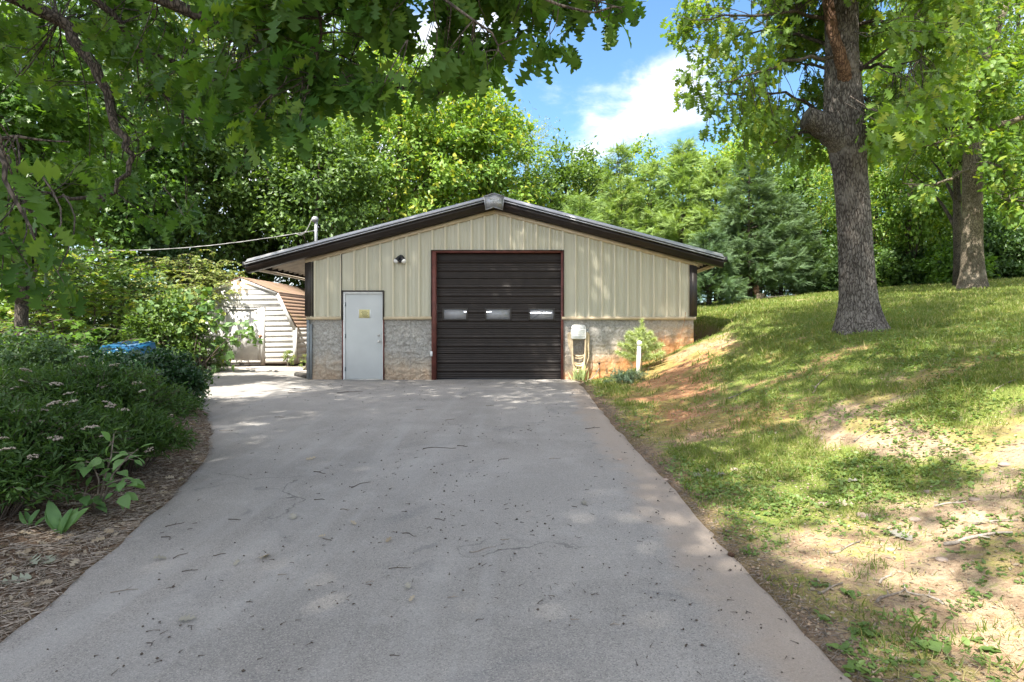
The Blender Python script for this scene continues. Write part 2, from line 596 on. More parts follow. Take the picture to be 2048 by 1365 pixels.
def m_shed(t):
    p = pos(t)
    sep = t.n('ShaderNodeSeparateXYZ', ins={0: p})
    c = t.mix(t.ramp(t.noise(2.5, 5, p), .3, .7), (.50, .485, .46), (.63, .62, .595))
    al = t.math('MULTIPLY', t.ramp(t.noise(1.6, 5, scaled(t, p, (2.2, 1, 1))), .48, .72), t.ramp(sep.outputs[2], 1.5, 2.6))
    c = t.mix(t.math('MULTIPLY', al, .7), c, (.26, .26, .15))
    foot = t.ramp(t.math('ADD', sep.outputs[2], t.math('MULTIPLY', t.noise(6, 4, p), .5)), .62, .22)
    c = t.mix(t.math('MULTIPLY', foot, .5), c, (.36, .27, .19))
    st = t.ramp(t.noise(1, 5, scaled(t, p, (14, 14, 1.2)), .7), .56, .74)
    c = t.mix(t.math('MULTIPLY', st, .4), c, (.34, .32, .28))
    return princ(t, c, .7, 0, .25, t.noise(30, 3, scaled(t, p, (1, 1, 6))), .25, .006)


M_SHED = mat('weathered_white_siding', m_shed)


def m_shingle(t):
    p = pos(t)
    oi = t.n('ShaderNodeObjectInfo').outputs['Random']
    c = t.mix(t.noise(9, 4, p), (.21, .135, .095), (.33, .235, .17))
    c = t.mix(t.math('MULTIPLY', oi, .4), c, (.30, .20, .15))
    al = t.ramp(t.noise(2.2, 5, p), .52, .7)
    c = t.mix(t.math('MULTIPLY', al, .55), c, (.17, .15, .06))
    return princ(t, c, .95, 0, .1, t.noise(90, 2, p), .5, .006)


M_SHINGLE = mat('brown_asphalt_shingle', m_shingle)


def m_pane(t):
    p = pos(t)
    c = t.mix(t.noise(1, 4, scaled(t, p, (26, 1, 9)), .7, 2.2), (.30, .29, .30), (.52, .51, .52))
    g = princ(t, c, .18, 0, .6)
    tr = t.n('ShaderNodeBsdfTransparent', ins={0: (.9, .9, .92, 1)})
    return t.n('ShaderNodeMixShader', ins={0: .30, 1: g, 2: tr})


M_PANE = mat('hazy_window_plastic', m_pane)


def emis(name, col, st):
    return mat(name, lambda t: t.n('ShaderNodeEmission', ins={0: col, 1: st}))


M_TUBE = emis('lit_fluorescent_tube', (.92, .97, 1.0, 1), 9.0)
M_BULB = emis('lit_flood_bulb', (1.0, .74, .38, 1), 5.0)
# ------------------------------------------------------------------ the ground
RY = np.array([-30, 0, 2.36, 3.63, 5.5, 8.4, 11.0, 13.1, 40])
RX = np.array([1.35, 1.33, 1.29, 1.23, 1.15, .93, .84, .80, .80])
LYs = np.array([-30, 0, 2.72, 3.89, 5.8, 7.4, 8.8, 10.5, 12.5, 14.6, 16.6, 18.0, 40])
LXs = np.array([-2.3, -2.3, -2.58, -2.9, -3.48, -4.3, -5.2, -6.6, -8.2, -10.2, -11.6, -12.2, -12.2])


def edge_r(y):
    return np.interp(y, RY, RX) + .065 * (fbm(np.asarray(y) * 1.9, 3.3, oct=6, seed=5) - .5) * 2


def edge_l(y):
    return np.interp(y, LYs, LXs) + .085 * (fbm(np.asarray(y) * 1.7, 8.3, oct=6, seed=9) - .5) * 2


def base_z(y):
    return -.22 + .22 * ss((np.asarray(y, float) - 3) / 9)


def ground(x, y, detail=True):
    x, y = np.asarray(x, float), np.asarray(y, float)
    g = base_z(y)
    d = x - edge_r(y)
    lawn = 1.14 + .09 * (np.clip(x, -5, 18) - 5) + .062 * (np.clip(y, -4, 25) - 9.2)
    t = ss(d / 4.3)
    z = g * (1 - t) + lawn * t
    ditch = np.exp(-((x - 4.02) / .30) ** 2) * ss((y - 13.35) / .5)
    z = z - .55 * ditch
    d2 = edge_l(y) - x
    z = z + .12 * ss(d2 / 1.2) + .5 * ss((d2 - 3) / 12)
    if detail:
        off = ss(np.maximum(d, d2) / .25)
        z = z + off * (.07 * (fbm(x * .9, y * .9, oct=3, seed=2) - .5) + .05 * (fbm(x * 4, y * 4, oct=3, seed=3) - .5) + .012)
        tree = np.hypot(x - 5.06, y - 9.25)
        z = z + .10 * ss(1 - tree / 1.1)
    return z


def gz(x, y):
    return float(ground(x, y))


def axis_pts(lo, a, b, hi, step):
    mid = np.arange(a, b + 1e-6, step)
    k1 = a - np.geomspace(step, a - lo, 40)
    k2 = b + np.geomspace(step, hi - b, 40)
    return np.concatenate([k1[::-1], mid, k2])


gx = axis_pts(-400, -12, 16, 400, .10)
gy = axis_pts(-60, 1.0, 26, 600, .10)
GX, GY = np.meshgrid(gx, gy, indexing='ij')
GZ = ground(GX, GY)
dR, dL = GX - edge_r(GY), edge_l(GY) - GX
inside = (dR < 0) & (dL < 0) & (GY < 18.2)
GZ = np.where(inside, GZ - .03, GZ)


def masks(x, y):
    d = x - edge_r(y)
    nA = fbm(x * .55, y * .55, oct=4, seed=21)
    nB = fbm(x * 1.6, y * 1.6, oct=4, seed=31)
    n = .6 * nA + .4 * nB
    # bare earth near the viewer, turf further up the bank and lawn
    bare = ss((4.9 - y - .20 * (x - 3)) / 2.0 + .9 * (nB - .5)) * ss(d / .5)
    grass = ss((n - .22) / .24) * (1 - .70 * bare) + .28 * ss((y - 10) / 4) * ss((x - 4) / 2)
    grass = grass * (1 - .8 * ss(1 - d / .45))
    claym = np.exp(-((x - 2.55) / 1.05) ** 2 - ((y - 11.9) / 1.9) ** 2) * 1.15
    claym = claym + .75 * np.exp(-((x - 2.3) / .7) ** 2 - ((y - 9.6) / 1.3) ** 2)
    claym = claym + .9 * np.exp(-((x - 1.75) / .55) ** 2 - ((y - 8.0) / 1.2) ** 2) + .7 * np.exp(-((x - 2.6) / .5) ** 2 - ((y - 6.9) / .7) ** 2)
    claym = claym + .5 * ss((nB - .62) / .12) * ss((13.6 - y) / 4) * ss((y - 6) / 2)
    clay = np.clip(claym + .5 * (nB - .5), 0, 1) * (x > 0)
    grass = grass * (1 - .78 * np.clip(clay, 0, 1))
    ditch = np.exp(-((x - 4.02) / .36) ** 2) * ss((y - 13.2) / .5)
    grass = grass * (1 - ditch)
    moss = ss((fbm(x * 1.9 + 9, y * 1.9, oct=5, seed=41) - .42) / .16) * (.75 - .22 * bare)
    left = (edge_l(y) - x > 0) | (x < -4)
    wood = np.maximum(ss((y - 25.5 - .0 * x) / 2.0), 0)
    litter = np.where(left, 1.0, np.maximum(.75 * ss(1 - d / .30), wood))
    litter = np.maximum(litter, ditch * .9)
    return np.where(left, 0, np.clip(grass, 0, 1)), np.where(left, 0, clay), np.where(left, 0, np.clip(moss, 0, 1)), np.clip(litter, 0, 1)


gm = MB().grid(np.stack([GX, GY, GZ], -1))
ground_o = kind(gm.build('ground', M_GROUND, smooth=True), 'structure')
for nm, arr in zip(('grass', 'clay', 'moss', 'litter'), masks(GX, GY)):
    a = ground_o.data.attributes.new(nm, 'FLOAT', 'POINT')
    a.data.foreach_set('value', np.ascontiguousarray(arr, dtype=np.float32).ravel())

ys = np.concatenate([np.arange(-14, 1, .5), np.arange(1, 18.0, .06)])
us = np.linspace(0, 1, 90)
L, R = edge_l(ys)[:, None], edge_r(ys)[:, None]
DX = L + (R - L) * us
DY = np.broadcast_to(ys[:, None], DX.shape)
DZ = base_z(DY) + .004 + .014 * (fbm(DX * .6, DY * .6, oct=2, seed=4) - .5)
fall = np.minimum(DX - L, R - DX)
DZ = DZ - .03 * ss(1 - fall / .05)
dm = MB().grid(np.stack([DX, DY, DZ], -1), flip=True)
drive = kind(dm.build('driveway', M_DRIVE, smooth=True), 'structure')
a = drive.data.attributes.new('edge', 'FLOAT', 'POINT')
a.data.foreach_set('value', np.ascontiguousarray(ss(1 - (R - DX) / .9), dtype=np.float32).ravel())


def dz(x, y):
    return float(base_z(y)) + .006


# pale concrete strip in front of the shed, with its broken edge
ap = [(-11.6, 17.25), (-10.4, 16.75), (-8.8, 16.5), (-7.3, 16.3), (-5.8, 16.1), (-5.8, 18.15), (-11.8, 18.15)]
ap_o = MB().prism([(x, y, .0) for x, y in ap], (0, 0, .035)).build('concrete_apron', M_APRON)
kind(ap_o, 'structure')

# ------------------------------------------------------------------ the metal garage
YF = 13.7                       # wall plane


def X(px, Y=YF):
    return (px - CX) * Y / F


def Z(py, Y=YF):
    return EYE - (py - CY) * Y / F


XL, XR = X(612), X(1392)
RIDGE_X = -1.185


def zr(x):
    return 4.39 - .262 * abs(x - RIDGE_X)


garage = thing('metal_garage', 'cream steel garage with dark roof trim on parged block footing', 'garage', ((XL + XR) / 2, YF, 0))
G = garage
YB = 24.0
ZL0, ZL1 = 1.435, 1.505         # ledge
DX0, DX1 = X(872), X(1122)      # overhead door opening
DZ1 = Z(506)
MX0, MX1 = X(685), X(767)       # entry door frame outer
MZ1 = Z(584)


def wall_top(x):
    return zr(x) - .42


def panel(x0, x1, zb, name='wall_panel'):
    pr = [(0, 0), (.014, -.046), (.050, -.046), (.064, 0), (.075, 0), (.125, 0), (.133, -.007), (.153, -.007), (.161, 0), (.215, 0), (.223, -.007), (.243, -.007), (.251, 0), (.31, 0)]
    xs = np.array([p[0] for p in pr]) + x0
    yo = np.array([p[1] for p in pr]) + YF
    k = xs <= x1 + 1e-6
    xs, yo = xs[k], yo[k]
    if xs[-1] < x1 - 1e-4:
        xs, yo = np.append(xs, x1), np.append(yo, yo[-1])
    zt = np.array([wall_top(x) for x in xs]) + .04
    P = np.zeros((2, len(xs), 3))
    P[0] = np.stack([xs, yo, np.full(len(xs), zb)], -1)
    P[1] = np.stack([xs, yo, zt], -1)
    mb = MB().grid(P, flip=False)
    # screw heads in two rows
    for zz in (zb + .07, 2.42):
        if zz < zt.min() - .1 and zz > zb:
            for xx in (x0 + .078, x0 + .29):
                if xx < x1 - .02:
                    mb.box(xx - .007, xx + .007, YF - .008, YF, zz - .007, zz + .007)
    return mb


RIB0 = X(994.8) - .03
k0 = math.floor((XL + .17 - RIB0) / .31)
x = RIB0 + k0 * .31
while x < XR - .15:
    x0, x1 = max(x, XL + .10), min(x + .31, XR - .12)
    cuts = [x0]
    for c in (MX0 - .02, MX1 + .02, DX0 - .115, DX1 + .065):
        if x0 + .02 < c < x1 - .02:
            cuts.append(c)
    cuts.append(x1)
    for a_, b_ in zip(cuts[:-1], cuts[1:]):
        m_ = (a_ + b_) / 2
        zb = ZL1 - .01
        if MX0 - .02 < m_ < MX1 + .02:
            zb = MZ1 + .03
        if DX0 - .115 < m_ < DX1 + .065:
            zb = DZ1 + .055
        if a_ == x0 or a_ == x:
            pm = panel(a_, b_, zb)
            nv = len(pm.V[0]) // 2
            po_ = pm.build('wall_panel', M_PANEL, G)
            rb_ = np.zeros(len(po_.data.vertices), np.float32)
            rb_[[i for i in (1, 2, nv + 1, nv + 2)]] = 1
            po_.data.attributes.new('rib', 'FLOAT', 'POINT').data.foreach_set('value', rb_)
        else:
            P = np.array([[(a_, YF, zb), (b_, YF, zb)], [(a_, YF, wall_top(a_) + .04), (b_, YF, wall_top(b_) + .04)]])
            MB().grid(P).build('wall_panel', M_PANEL, G)
    x += .31

# backing (girts and liner), side and rear walls, floor
mb = MB()
for (a_, b_, z0) in ((XL + .06, MX0, 0), (MX1, DX0 - .1, 0), (DX1 + .06, XR - .06, 0), (MX0, MX1, MZ1 + .02), (DX0 - .1, DX1 + .06, DZ1 + .04)):
    zt0, zt1 = wall_top(a_) + .2, wall_top(b_) + .2
    pl_ = [(a_, YF + .06, z0), (b_, YF + .06, z0), (b_, YF + .06, zt1)]
    if a_ < RIDGE_X < b_:
        pl_.append((RIDGE_X, YF + .06, zr(RIDGE_X) - .25))
    pl_.append((a_, YF + .06, zt0))
    mb.prism(pl_, (0, .05, 0))
mb.build('wall_liner', M_INT, G)
for xs_ in (XL, XR - .12):
    mb = MB().box(xs_, xs_ + .12, YF + .20, YB, ZL1, zr(xs_) - .10)
    for yy in np.arange(YF + .3, YB, .31):
        mb.box(xs_ - .03 if xs_ < 0 else xs_ + .12, xs_ if xs_ < 0 else xs_ + .15, yy, yy + .045, ZL1, zr(xs_) - .12)
    mb.build('side_wall', M_PANEL, G)
mb = MB().prism([(XL, YB, 0), (XR, YB, 0), (XR, YB, zr(XR) - .1), (RIDGE_X, YB, zr(RIDGE_X) - .1), (XL, YB, zr(XL) - .1)], (0, .1, 0))
mb.build('rear_wall', M_INT, G)
MB().box(XL + .25, XR - .25, YF + .12, YB - .02, -.3, .012).build('floor_slab', M_APRON, G)

# parged block footing: real lumps, and the block joints that ghost through on the right
FX0, FX1 = X(617), X(1388)


def footing(x0, x1, joints):
    nx, nzz = int((x1 - x0) / .018), 84
    xs = np.linspace(x0, x1, nx)
    zs = np.linspace(-.35, ZL0 + .01, nzz)
    XX, ZZ = np.meshgrid(xs, zs, indexing='ij')
    n = fbm(XX * 7, ZZ * 7, oct=4, seed=51)
    rid = 1 - np.abs(fbm(XX * 5 + 3 * n, ZZ * 6.5, oct=3, seed=55) - .5) * 2
    dsp = .022 * n + .026 * ss((rid - .70) / .25)
    if joints:
        row = np.floor(ZZ / .2)
        jz = np.abs(ZZ / .2 - np.round(ZZ / .2)) * .2
        xx = XX / .4 + .5 * (row % 2)
        jx = np.abs(xx - np.round(xx)) * .4
        dsp = dsp * .5 - .011 * np.exp(-(np.minimum(jz, jx) / .012) ** 2)
    P = np.stack([XX, YF + .055 - dsp, ZZ], -1)
    mb = MB().grid(P)
    mb.box(x0, x1, YF + .06, YF + .22, -.35, ZL0 + .005)
    return mb


footing(FX0, MX0 - .015, False).build('block_footing', M_STUCCO, G)
footing(MX1 + .015, DX0 - .10, False).build('block_footing', M_STUCCO, G)
footing(DX1 + .06, FX1, True).build('block_footing', M_STUCCO, G)
MB().box(FX0, FX0 + .2, YF + .22, YB, -.35, ZL0).build('block_footing', M_STUCCO, G)
MB().box(FX1 - .2, FX1, YF + .22, YB, -.35, ZL0).build('block_footing', M_STUCCO, G)
# ledge flashing
for (a_, b_) in ((XL + .02, MX0 - .018), (MX1 + .018, DX0 - .10), (DX1 + .02, XR - .01)):
    MB().prism([(a_, YF + .05, ZL1 + .012), (a_, YF - .035, ZL1), (a_, YF - .06, ZL1 - .015), (a_, YF - .06, ZL0 + .01), (a_, YF - .045, ZL0), (a_, YF + .05, ZL0)], (b_ - a_, 0, 0)).build('base_ledge', M_TAN, G)
# grey metal strip down the left end of the footing
MB().box(FX0 - .035, FX0 + .03, YF - .03, YF + .03, .02, ZL0).box(FX0 + .035, FX0 + .085, YF - .02, YF + .03, .02, ZL0 - .1).build('footing_flashing', M_GREYTRIM, G)
# corner trims
for (a_, b_) in ((XL - .01, X(627)), (X(1379), XR + .015)):
    zt = min(wall_top(a_), wall_top(b_)) + .02
    MB().box(a_, b_, YF - .045, YF + .2, ZL1 + .015, zt).box(a_ + .03, b_ - .03, YF - .052, YF - .045, ZL1 + .015, zt).build('corner_trim', M_CORNER, G)

# rake trim along both slopes
EL, ER = -7.0, 4.18
PROF_B = [(.16, -.335), (.02, -.335), (-.02, -.31), (-.025, -.265), (-.060, -.240), (-.066, -.205), (-.045, -.190), (-.05, -.160), (.16, -.160)]
PROF_D = [(.16, -.159), (-.06, -.159), (-.096, -.156), (-.098, -.148), (-.064, -.128), (.16, -.128)]
PROF_C = [(.16, -.127), (-.045, -.127), (-.050, -.100), (.16, -.100)]
PROF_T = [(.16, -.099), (-.058, -.104), (-.064, -.092), (.045, -.006), (.16, -.002)]


def sweep(prof, xa, xb, y0):
    A = [(xa, y0 + p, zr(xa) + q) for p, q in prof]
    return MB().prism(A, (xb - xa, 0, zr(xb) - zr(xa)))


YR = 13.48
for (xa, xb) in ((RIDGE_X, EL), (RIDGE_X, ER)):
    o = sweep(PROF_B, xa, xb, YR).build('rake_trim', M_BROWN, G)
    sweep(PROF_T, xa, xb, YR).build('rake_flashing', M_ZINC, o)
    sweep(PROF_D, xa, xb, YR).build('trim_bead', M_ZINC, o)  # paler metal than the trim puts the sky's glint into the bead's colour
    sweep(PROF_C, xa, xb, YR).build('trim_band', M_BROWN, o)
    xw = max(xb, XL + .0) if xb < 0 else min(xb, XR + .02)
    sweep([(.22, -.43), (.168, -.43), (.160, -.42), (.160, -.345), (.22, -.345)], xa, xw, YR).build('rake_soffit_strip', M_TAN, G)


# ribbed roof and ribbed pale soffit under it
def ribbed(xa, xb, off, up, dp=1.0):
    ys_, zs_ = [], []
    y = YR + .14
    while y < YB + .3:
        for dy, dzv in ((0, 0), (.015, .034), (.05, .034), (.065, 0), (.155, 0), (.165, .01), (.19, .01), (.20, 0)):
            ys_.append(y + dy)
            zs_.append(dzv * dp)
        y += .31
    ys_, zs_ = np.array(ys_), np.array(zs_)
    n = 2
    P = np.zeros((n, len(ys_), 3))
    for i, xx in enumerate((xa, xb)):
        P[i] = np.stack([np.full(len(ys_), xx), ys_, zr(xx) + off + zs_], -1)
    mb = MB().grid(P, flip=up)
    return mb


for (xa, xb) in ((RIDGE_X, EL + .02), (RIDGE_X, ER - .02)):
    ribbed(xa, xb, -.06, xb < xa).build('roof_sheet', M_BROWN, G)
    ribbed(xa, xb, -.105, xb > xa, -2.0).build('soffit_sheet', M_SOFFIT, G)
for xe, sg in ((EL, -1), (ER, 1)):
    z_ = zr(xe)
    MB().box(*sorted((xe - sg * .10, xe + sg * .05)), YR + .12, YB + .3, z_ - .20, z_ - .03).build('eave_gutter', M_BROWN, G)
    MB().box(*sorted((xe - sg * .13, xe - sg * .02)), YR + .2, YB + .3, z_ - .255, z_ - .203).build('gutter_flashing', M_SOFFIT if sg < 0 else M_TAN, G)
    MB().box(*sorted((xe + sg * .002, xe + sg * .09)), YR - .02, YR + .10, z_ - .20, z_ - .08).build('rake_end_cap', M_BLACK, G)
# horizontal purlin at the right eave
# peak plate with embossed maker's mark
cx_, py0 = RIDGE_X, YR - .10
pk = [(cx_ - .235, 4.315 - .02), (cx_, 4.375), (cx_ + .235, 4.315 - .02), (cx_ + .195, 3.985), (cx_, 4.05), (cx_ - .195, 3.985)]
plate = MB().prism([(a_, py0, b_) for a_, b_ in pk[::-1]], (0, .012, 0)).build('peak_plate', M_ZINC, G)
mb = MB()
rimp = pk + [pk[0]]
for (a_, b_), (c_, d_) in zip(rimp[:-1], rimp[1:]):
    mb.tube([(a_, py0 - .004, b_), (c_, py0 - .004, d_)], .009, 6)
mb.tube([(cx_ - .19, py0 - .006, 4.115), (cx_ + .19, py0 - .006, 4.115)], .006, 6)
mb.build('plate_rim', M_ZINC, plate)
mb = MB()
th = np.linspace(0, 2 * np.pi, 40)
mb.tube(np.stack([cx_ + .105 * np.cos(th), np.full(40, py0 - .004), 4.235 + .038 * np.sin(th)], -1), .005, 5, False)
t_ = np.linspace(0, 1, 60)
mb.tube(np.stack([cx_ - .08 + .16 * t_ + .012 * np.sin(t_ * 31), np.full(60, py0 - .004), 4.235 + .018 * np.cos(t_ * 29) * (1 - .5 * t_)], -1), .0045, 5)
mb.build('embossed_script', M_WHITE, plate)
mb = MB()
for k in range(11):
    xx = cx_ - .165 + k * .032
    mb.box(xx, xx + .006, py0 - .006, py0, 4.135, 4.175)
    if k % 3 != 1:
        mb.box(xx, xx + .02, py0 - .006, py0, 4.167, 4.175)
    if k % 2:
        mb.box(xx + .014, xx + .02, py0 - .006, py0, 4.135, 4.167)
    else:
        mb.box(xx + .006, xx + .02, py0 - .006, py0, 4.135, 4.143)
mb.build('embossed_line', M_WHITE, plate)

# overhead door
MB().box(DX0 - .10, DX0, YF - .035, YF + .16, 0, DZ1 + .05).build('door_jamb', M_RED, G)
MB().box(DX1, DX1 + .06, YF - .02, YF + .16, 0, DZ1 + .05).build('door_jamb', M_RED, G)
MB().box(DX0, DX1, YF - .035, YF + .16, DZ1, DZ1 + .05).build('door_head', M_RED, G)
MB().box(DX0 - .112, DX0 - .10, YF - .05, YF + .02, ZL1, DZ1 + .062).box(DX1 + .06, DX1 + .072, YF - .05, YF + .02, ZL1, DZ1 + .062).box(DX0 - .10, DX1 + .06, YF - .05, YF - .036, DZ1 + .05, DZ1 + .062).build('door_trim', M_CORNER, G)
od = MB().box(DX0, DX1, YF + .15, YF + .158, DZ1 - .25, DZ1).build('overhead_door', M_BROWN, G)
YD = YF + .10
secH = (DZ1 - .02) / 5
win = [(X(884.6, YD), X(935.8, YD)), (X(969.5, YD), X(1022.8, YD)), (X(1056.8, YD), X(1110, YD))]
WZ0, WZ1 = 2 * secH + .215, 2 * secH + .215 + .30


def sec_profile():
    p = [(0, .012)]
    z = .012
    ribs = [.20, .405]
    fine = [.05, .10, .15, .255, .305, .355, .46, .51, .56]
    for f in sorted(ribs + fine):
        if f in ribs:
            p += [(f - .014, 0), (f - .010, -.012), (f + .004, -.016), (f + .012, 0)]
        else:
            p += [(f - .006, 0), (f, .0055), (f + .006, 0)]
    p = [(0, .02), (.008, 0)] + [q for q in p if q[0] > .012] + [(secH - .008, 0), (secH - .002, .02)]
    return p


for s in range(5):
    z0 = .012 + s * secH
    pr = sec_profile()
    mb = MB()
    spans = [(DX0 + .004, DX1 - .004, 0, 9)]
    if s == 2:
        spans = []
        prev = DX0 + .004
        for (a_, b_) in win:
            spans.append((prev, a_, 0, 9))
            spans.append((a_, b_, 0, WZ0 - z0))
            spans.append((a_, b_, WZ1 - z0, 9))
            prev = b_
        spans.append((prev, DX1 - .004, 0, 9))
    for (a_, b_, q0, q1) in spans:
        pts = [(q, o_) for q, o_ in pr if q0 <= q <= q1]
        P = np.zeros((2, len(pts), 3))
        for i, xx in enumerate((a_, b_)):
            P[i] = [(xx, YD + o_, z0 + q) for q, o_ in pts]
        mb.grid(P)
    mb.build('door_section', M_BROWN, od)
MB().box(DX0 + .004, DX1 - .004, YD - .006, YD + .03, .002, .035).build('bottom_seal', M_BLACK, od)
for i_, (a_, b_) in enumerate(win):
    mb = MB()
    for (p0, p1, q0, q1) in ((a_ - .0, a_ + .035, WZ0, WZ1), (b_ - .035, b_, WZ0, WZ1), (a_ + .035, b_ - .035, WZ0, WZ0 + .035), (a_ + .035, b_ - .035, WZ1 - .035, WZ1)):
        mb.box(p0, p1, YD - .024, YD + .02, q0, q1)
    mb.build('window_frame', M_CORNER, od, bevel=.006)
    MB().box(a_ + .034, b_ - .034, YD - .004, YD + .002, WZ0 + .034, WZ1 - .034).build('pane', M_PANE, od)
# shop lights seen through the panes
for (pa, pb, py, lb) in ((928, 983, 624.2, 'lit fluorescent tube light inside behind left and middle garage door panes'), (1059, 1103, 626.0, 'lit fluorescent tube light inside behind the cracked right garage door pane')):
    yy = 20.0
    xa, xb, zz = X(pa, yy), X(pb, yy), Z(py, yy)
    sl = thing('shop_light', lb, 'light', ((xa + xb) / 2, yy, zz + .08), 'tube lights inside the garage')
    MB().prism([(xa - .03, yy - .08, zz + .03), (xa - .03, yy + .08, zz + .03), (xa - .03, yy + .04, zz + .1), (xa - .03, yy - .04, zz + .1)], (xb - xa + .06, 0, 0)).build('housing', M_WHITE, sl)
    MB().tube([(xa, yy, zz), (xb, yy, zz)], .022, 10).build('tube', M_TUBE, sl)
    mb = MB()
    for xx in (xa + .1, xb - .1):
        mb.tube([(xx, yy, zz + .1), (xx, yy, zr(xx) - .12)], .006, 5)
    mb.build('hanger_chain', M_STEEL, sl)
# long crack in the right pane: a dark scratch lying on the plastic
a_, b_ = win[2]
MB().tube([(a_ + .10, YD - .006, WZ0 + .04), (a_ + .22, YD - .006, WZ0 + .12), (a_ + .40, YD - .006, WZ0 + .225)], .004, 5).build('pane_crack', M_BLACK, od)

# entry door
sx0, sx1, sz1 = X(690.3), X(764.3), Z(588.3)
ed = MB().box(sx0, sx1, YF + .012, YF + .055, .025, sz1).build('entry_door', M_DOORP, G, bevel=.004)
mb = MB()
mb.box(MX0 + .022, sx0 - .004, YF - .02, YF + .1, 0, sz1 + .05).box(sx1 + .004, MX1 - .012, YF - .02, YF + .1, 0, sz1 + .05).box(sx0 - .004, sx1 + .004, YF - .02, YF + .1, sz1 + .004, sz1 + .05)
mb.build('door_frame', M_WHITE, ed, bevel=.004)
MB().box(MX0 - .012, MX0 + .022, YF - .04, YF + .06, ZL0, MZ1 + .03).box(MX1 - .012, MX1 + .016, YF - .04, YF + .06, ZL0, MZ1 + .03).box(MX0 + .022, MX1 - .012, YF - .04, YF + .06, sz1 + .05, MZ1 + .03).build('door_surround', M_CORNER, ed)
MB().box(MX1 - .012, MX1 + .014, YF - .012, YF + .06, 0, ZL0).box(MX0 - .012, MX0 + .022, YF - .012, YF + .06, 0, ZL0).build('door_surround', M_RED, ed)
MB().box(sx0 - .02, sx1 + .02, YF - .05, YF + .06, 0, .02).build('threshold', M_STEEL, ed)
for (px, py, r) in ((757.8, 683.3, .026), (757.5, 671, .024)):
    kx, kz = X(px), Z(py)
    if py > 680:
        MB().lathe((kx, YF + .012, kz), (0, -1, 0), [(0, .032), (.008, .032), (.012, .013), (.035, .013), (.042, .026), (.058, .028), (.066, .018), (.068, .001)], 18).build('door_knob', M_STEEL, ed, smooth=True)
    else:
        MB().lathe((kx, YF + .012, kz), (0, -1, 0), [(0, .03), (.012, .03), (.018, .022), (.024, .021), (.026, .001)], 18).build('deadbolt', M_STEEL, ed)
MB().box(sx1 - .012, sx1 + .004, YF - .002, YF + .011, Z(690), Z(668)).build('latch_plate', M_STEEL, ed)
for py in (609, 672.5, 738.5):
    MB().tube([(sx0 - .004, YF - .004, Z(py) - .05), (sx0 - .004, YF - .004, Z(py) + .05)], .010, 8).box(sx0 - .004, sx0 + .018, YF + .006, YF + .012, Z(py) - .05, Z(py) + .05).build('hinge', M_GREYTRIM, ed)

# notice taped to the door
nx0, nx1, nz0, nz1 = X(717), X(741), Z(636.5), Z(619.5)
nt = thing('paper_notice', 'yellow paper notice taped to the grey entry door', 'notice', ((nx0 + nx1) / 2, YF + .01, nz0))
MB().box(nx0, nx1, YF + .008, YF + .0115, nz0, nz1).build('sheet', M_NOTICE, nt)
MB().box(nx1 - .022, nx1 + .004, YF + .006, YF + .008, nz0 - .004, nz1).box(nx0 - .004, nx0 + .012, YF + .006, YF + .008, nz0, nz1).build('clear_tape', M_WHITE, nt)
mb = MB()
for k, (u0, u1) in enumerate(((.30, .68), (.18, .80), (.30, .74), (.32, .70), (.30, .78), (.36, .72))):
    zz = nz1 - .042 - k * .025
    uu = u0
    while uu < u1:
        uw = min(u1, uu + .05 + .09 * random.Random(k * 31 + int(uu * 100)).random())
        mb.box(nx0 + uu * (nx1 - nx0), nx0 + (uw - .012) * (nx1 - nx0), YF + .0068, YF + .008, zz - .005, zz + .005)
        uu = uw
kind(mb.build('print', M_INK, nt), 'stuff')

# twin wall lamp above the entry door
lx, lz = X(802), Z(519)
wl = thing('wall_lamp', 'black twin head lamp on the cream wall above the entry door', 'lamp', (lx, YF, lz))
MB().lathe((lx, YF, lz + .03), (0, -1, 0), [(0, .075), (.02, .075), (.05, .05), (.06, .02)], 18).build('base', M_BLACK, wl, smooth=True)
MB().lathe((lx, YF - .05, lz - .045), (0, -1, -.3), [(0, .03), (.05, .035), (.07, .02)], 12).build('sensor', M_BLACK, wl, smooth=True)
for sg in (-1, 1):
    hd = MB().lathe((lx + sg * .02, YF - .055, lz + .05), (sg * .55, -.35, -.8), [(0, .02), (.02, .045), (.09, .052), (.12, .06)], 16).build('lamp_head', M_BLACK, wl, smooth=True)
    e = np.array([lx + sg * .02, YF - .055, lz + .05]) + .115 * np.array([sg * .55, -.35, -.8]) / np.linalg.norm([.55, .35, .8])
    MB().lathe(e, (sg * .55, -.35, -.8), [(0, .055), (.03, .06), (.06, .04), (.07, .01)], 14).build('bulb', M_WPLAST, hd, smooth=True)
# white sticker on the jamb
MB().box(X(860.5), X(865.5), YF - .040, YF - .0355, Z(713), Z(703)).build('jamb_sticker', M_WHITE, G)

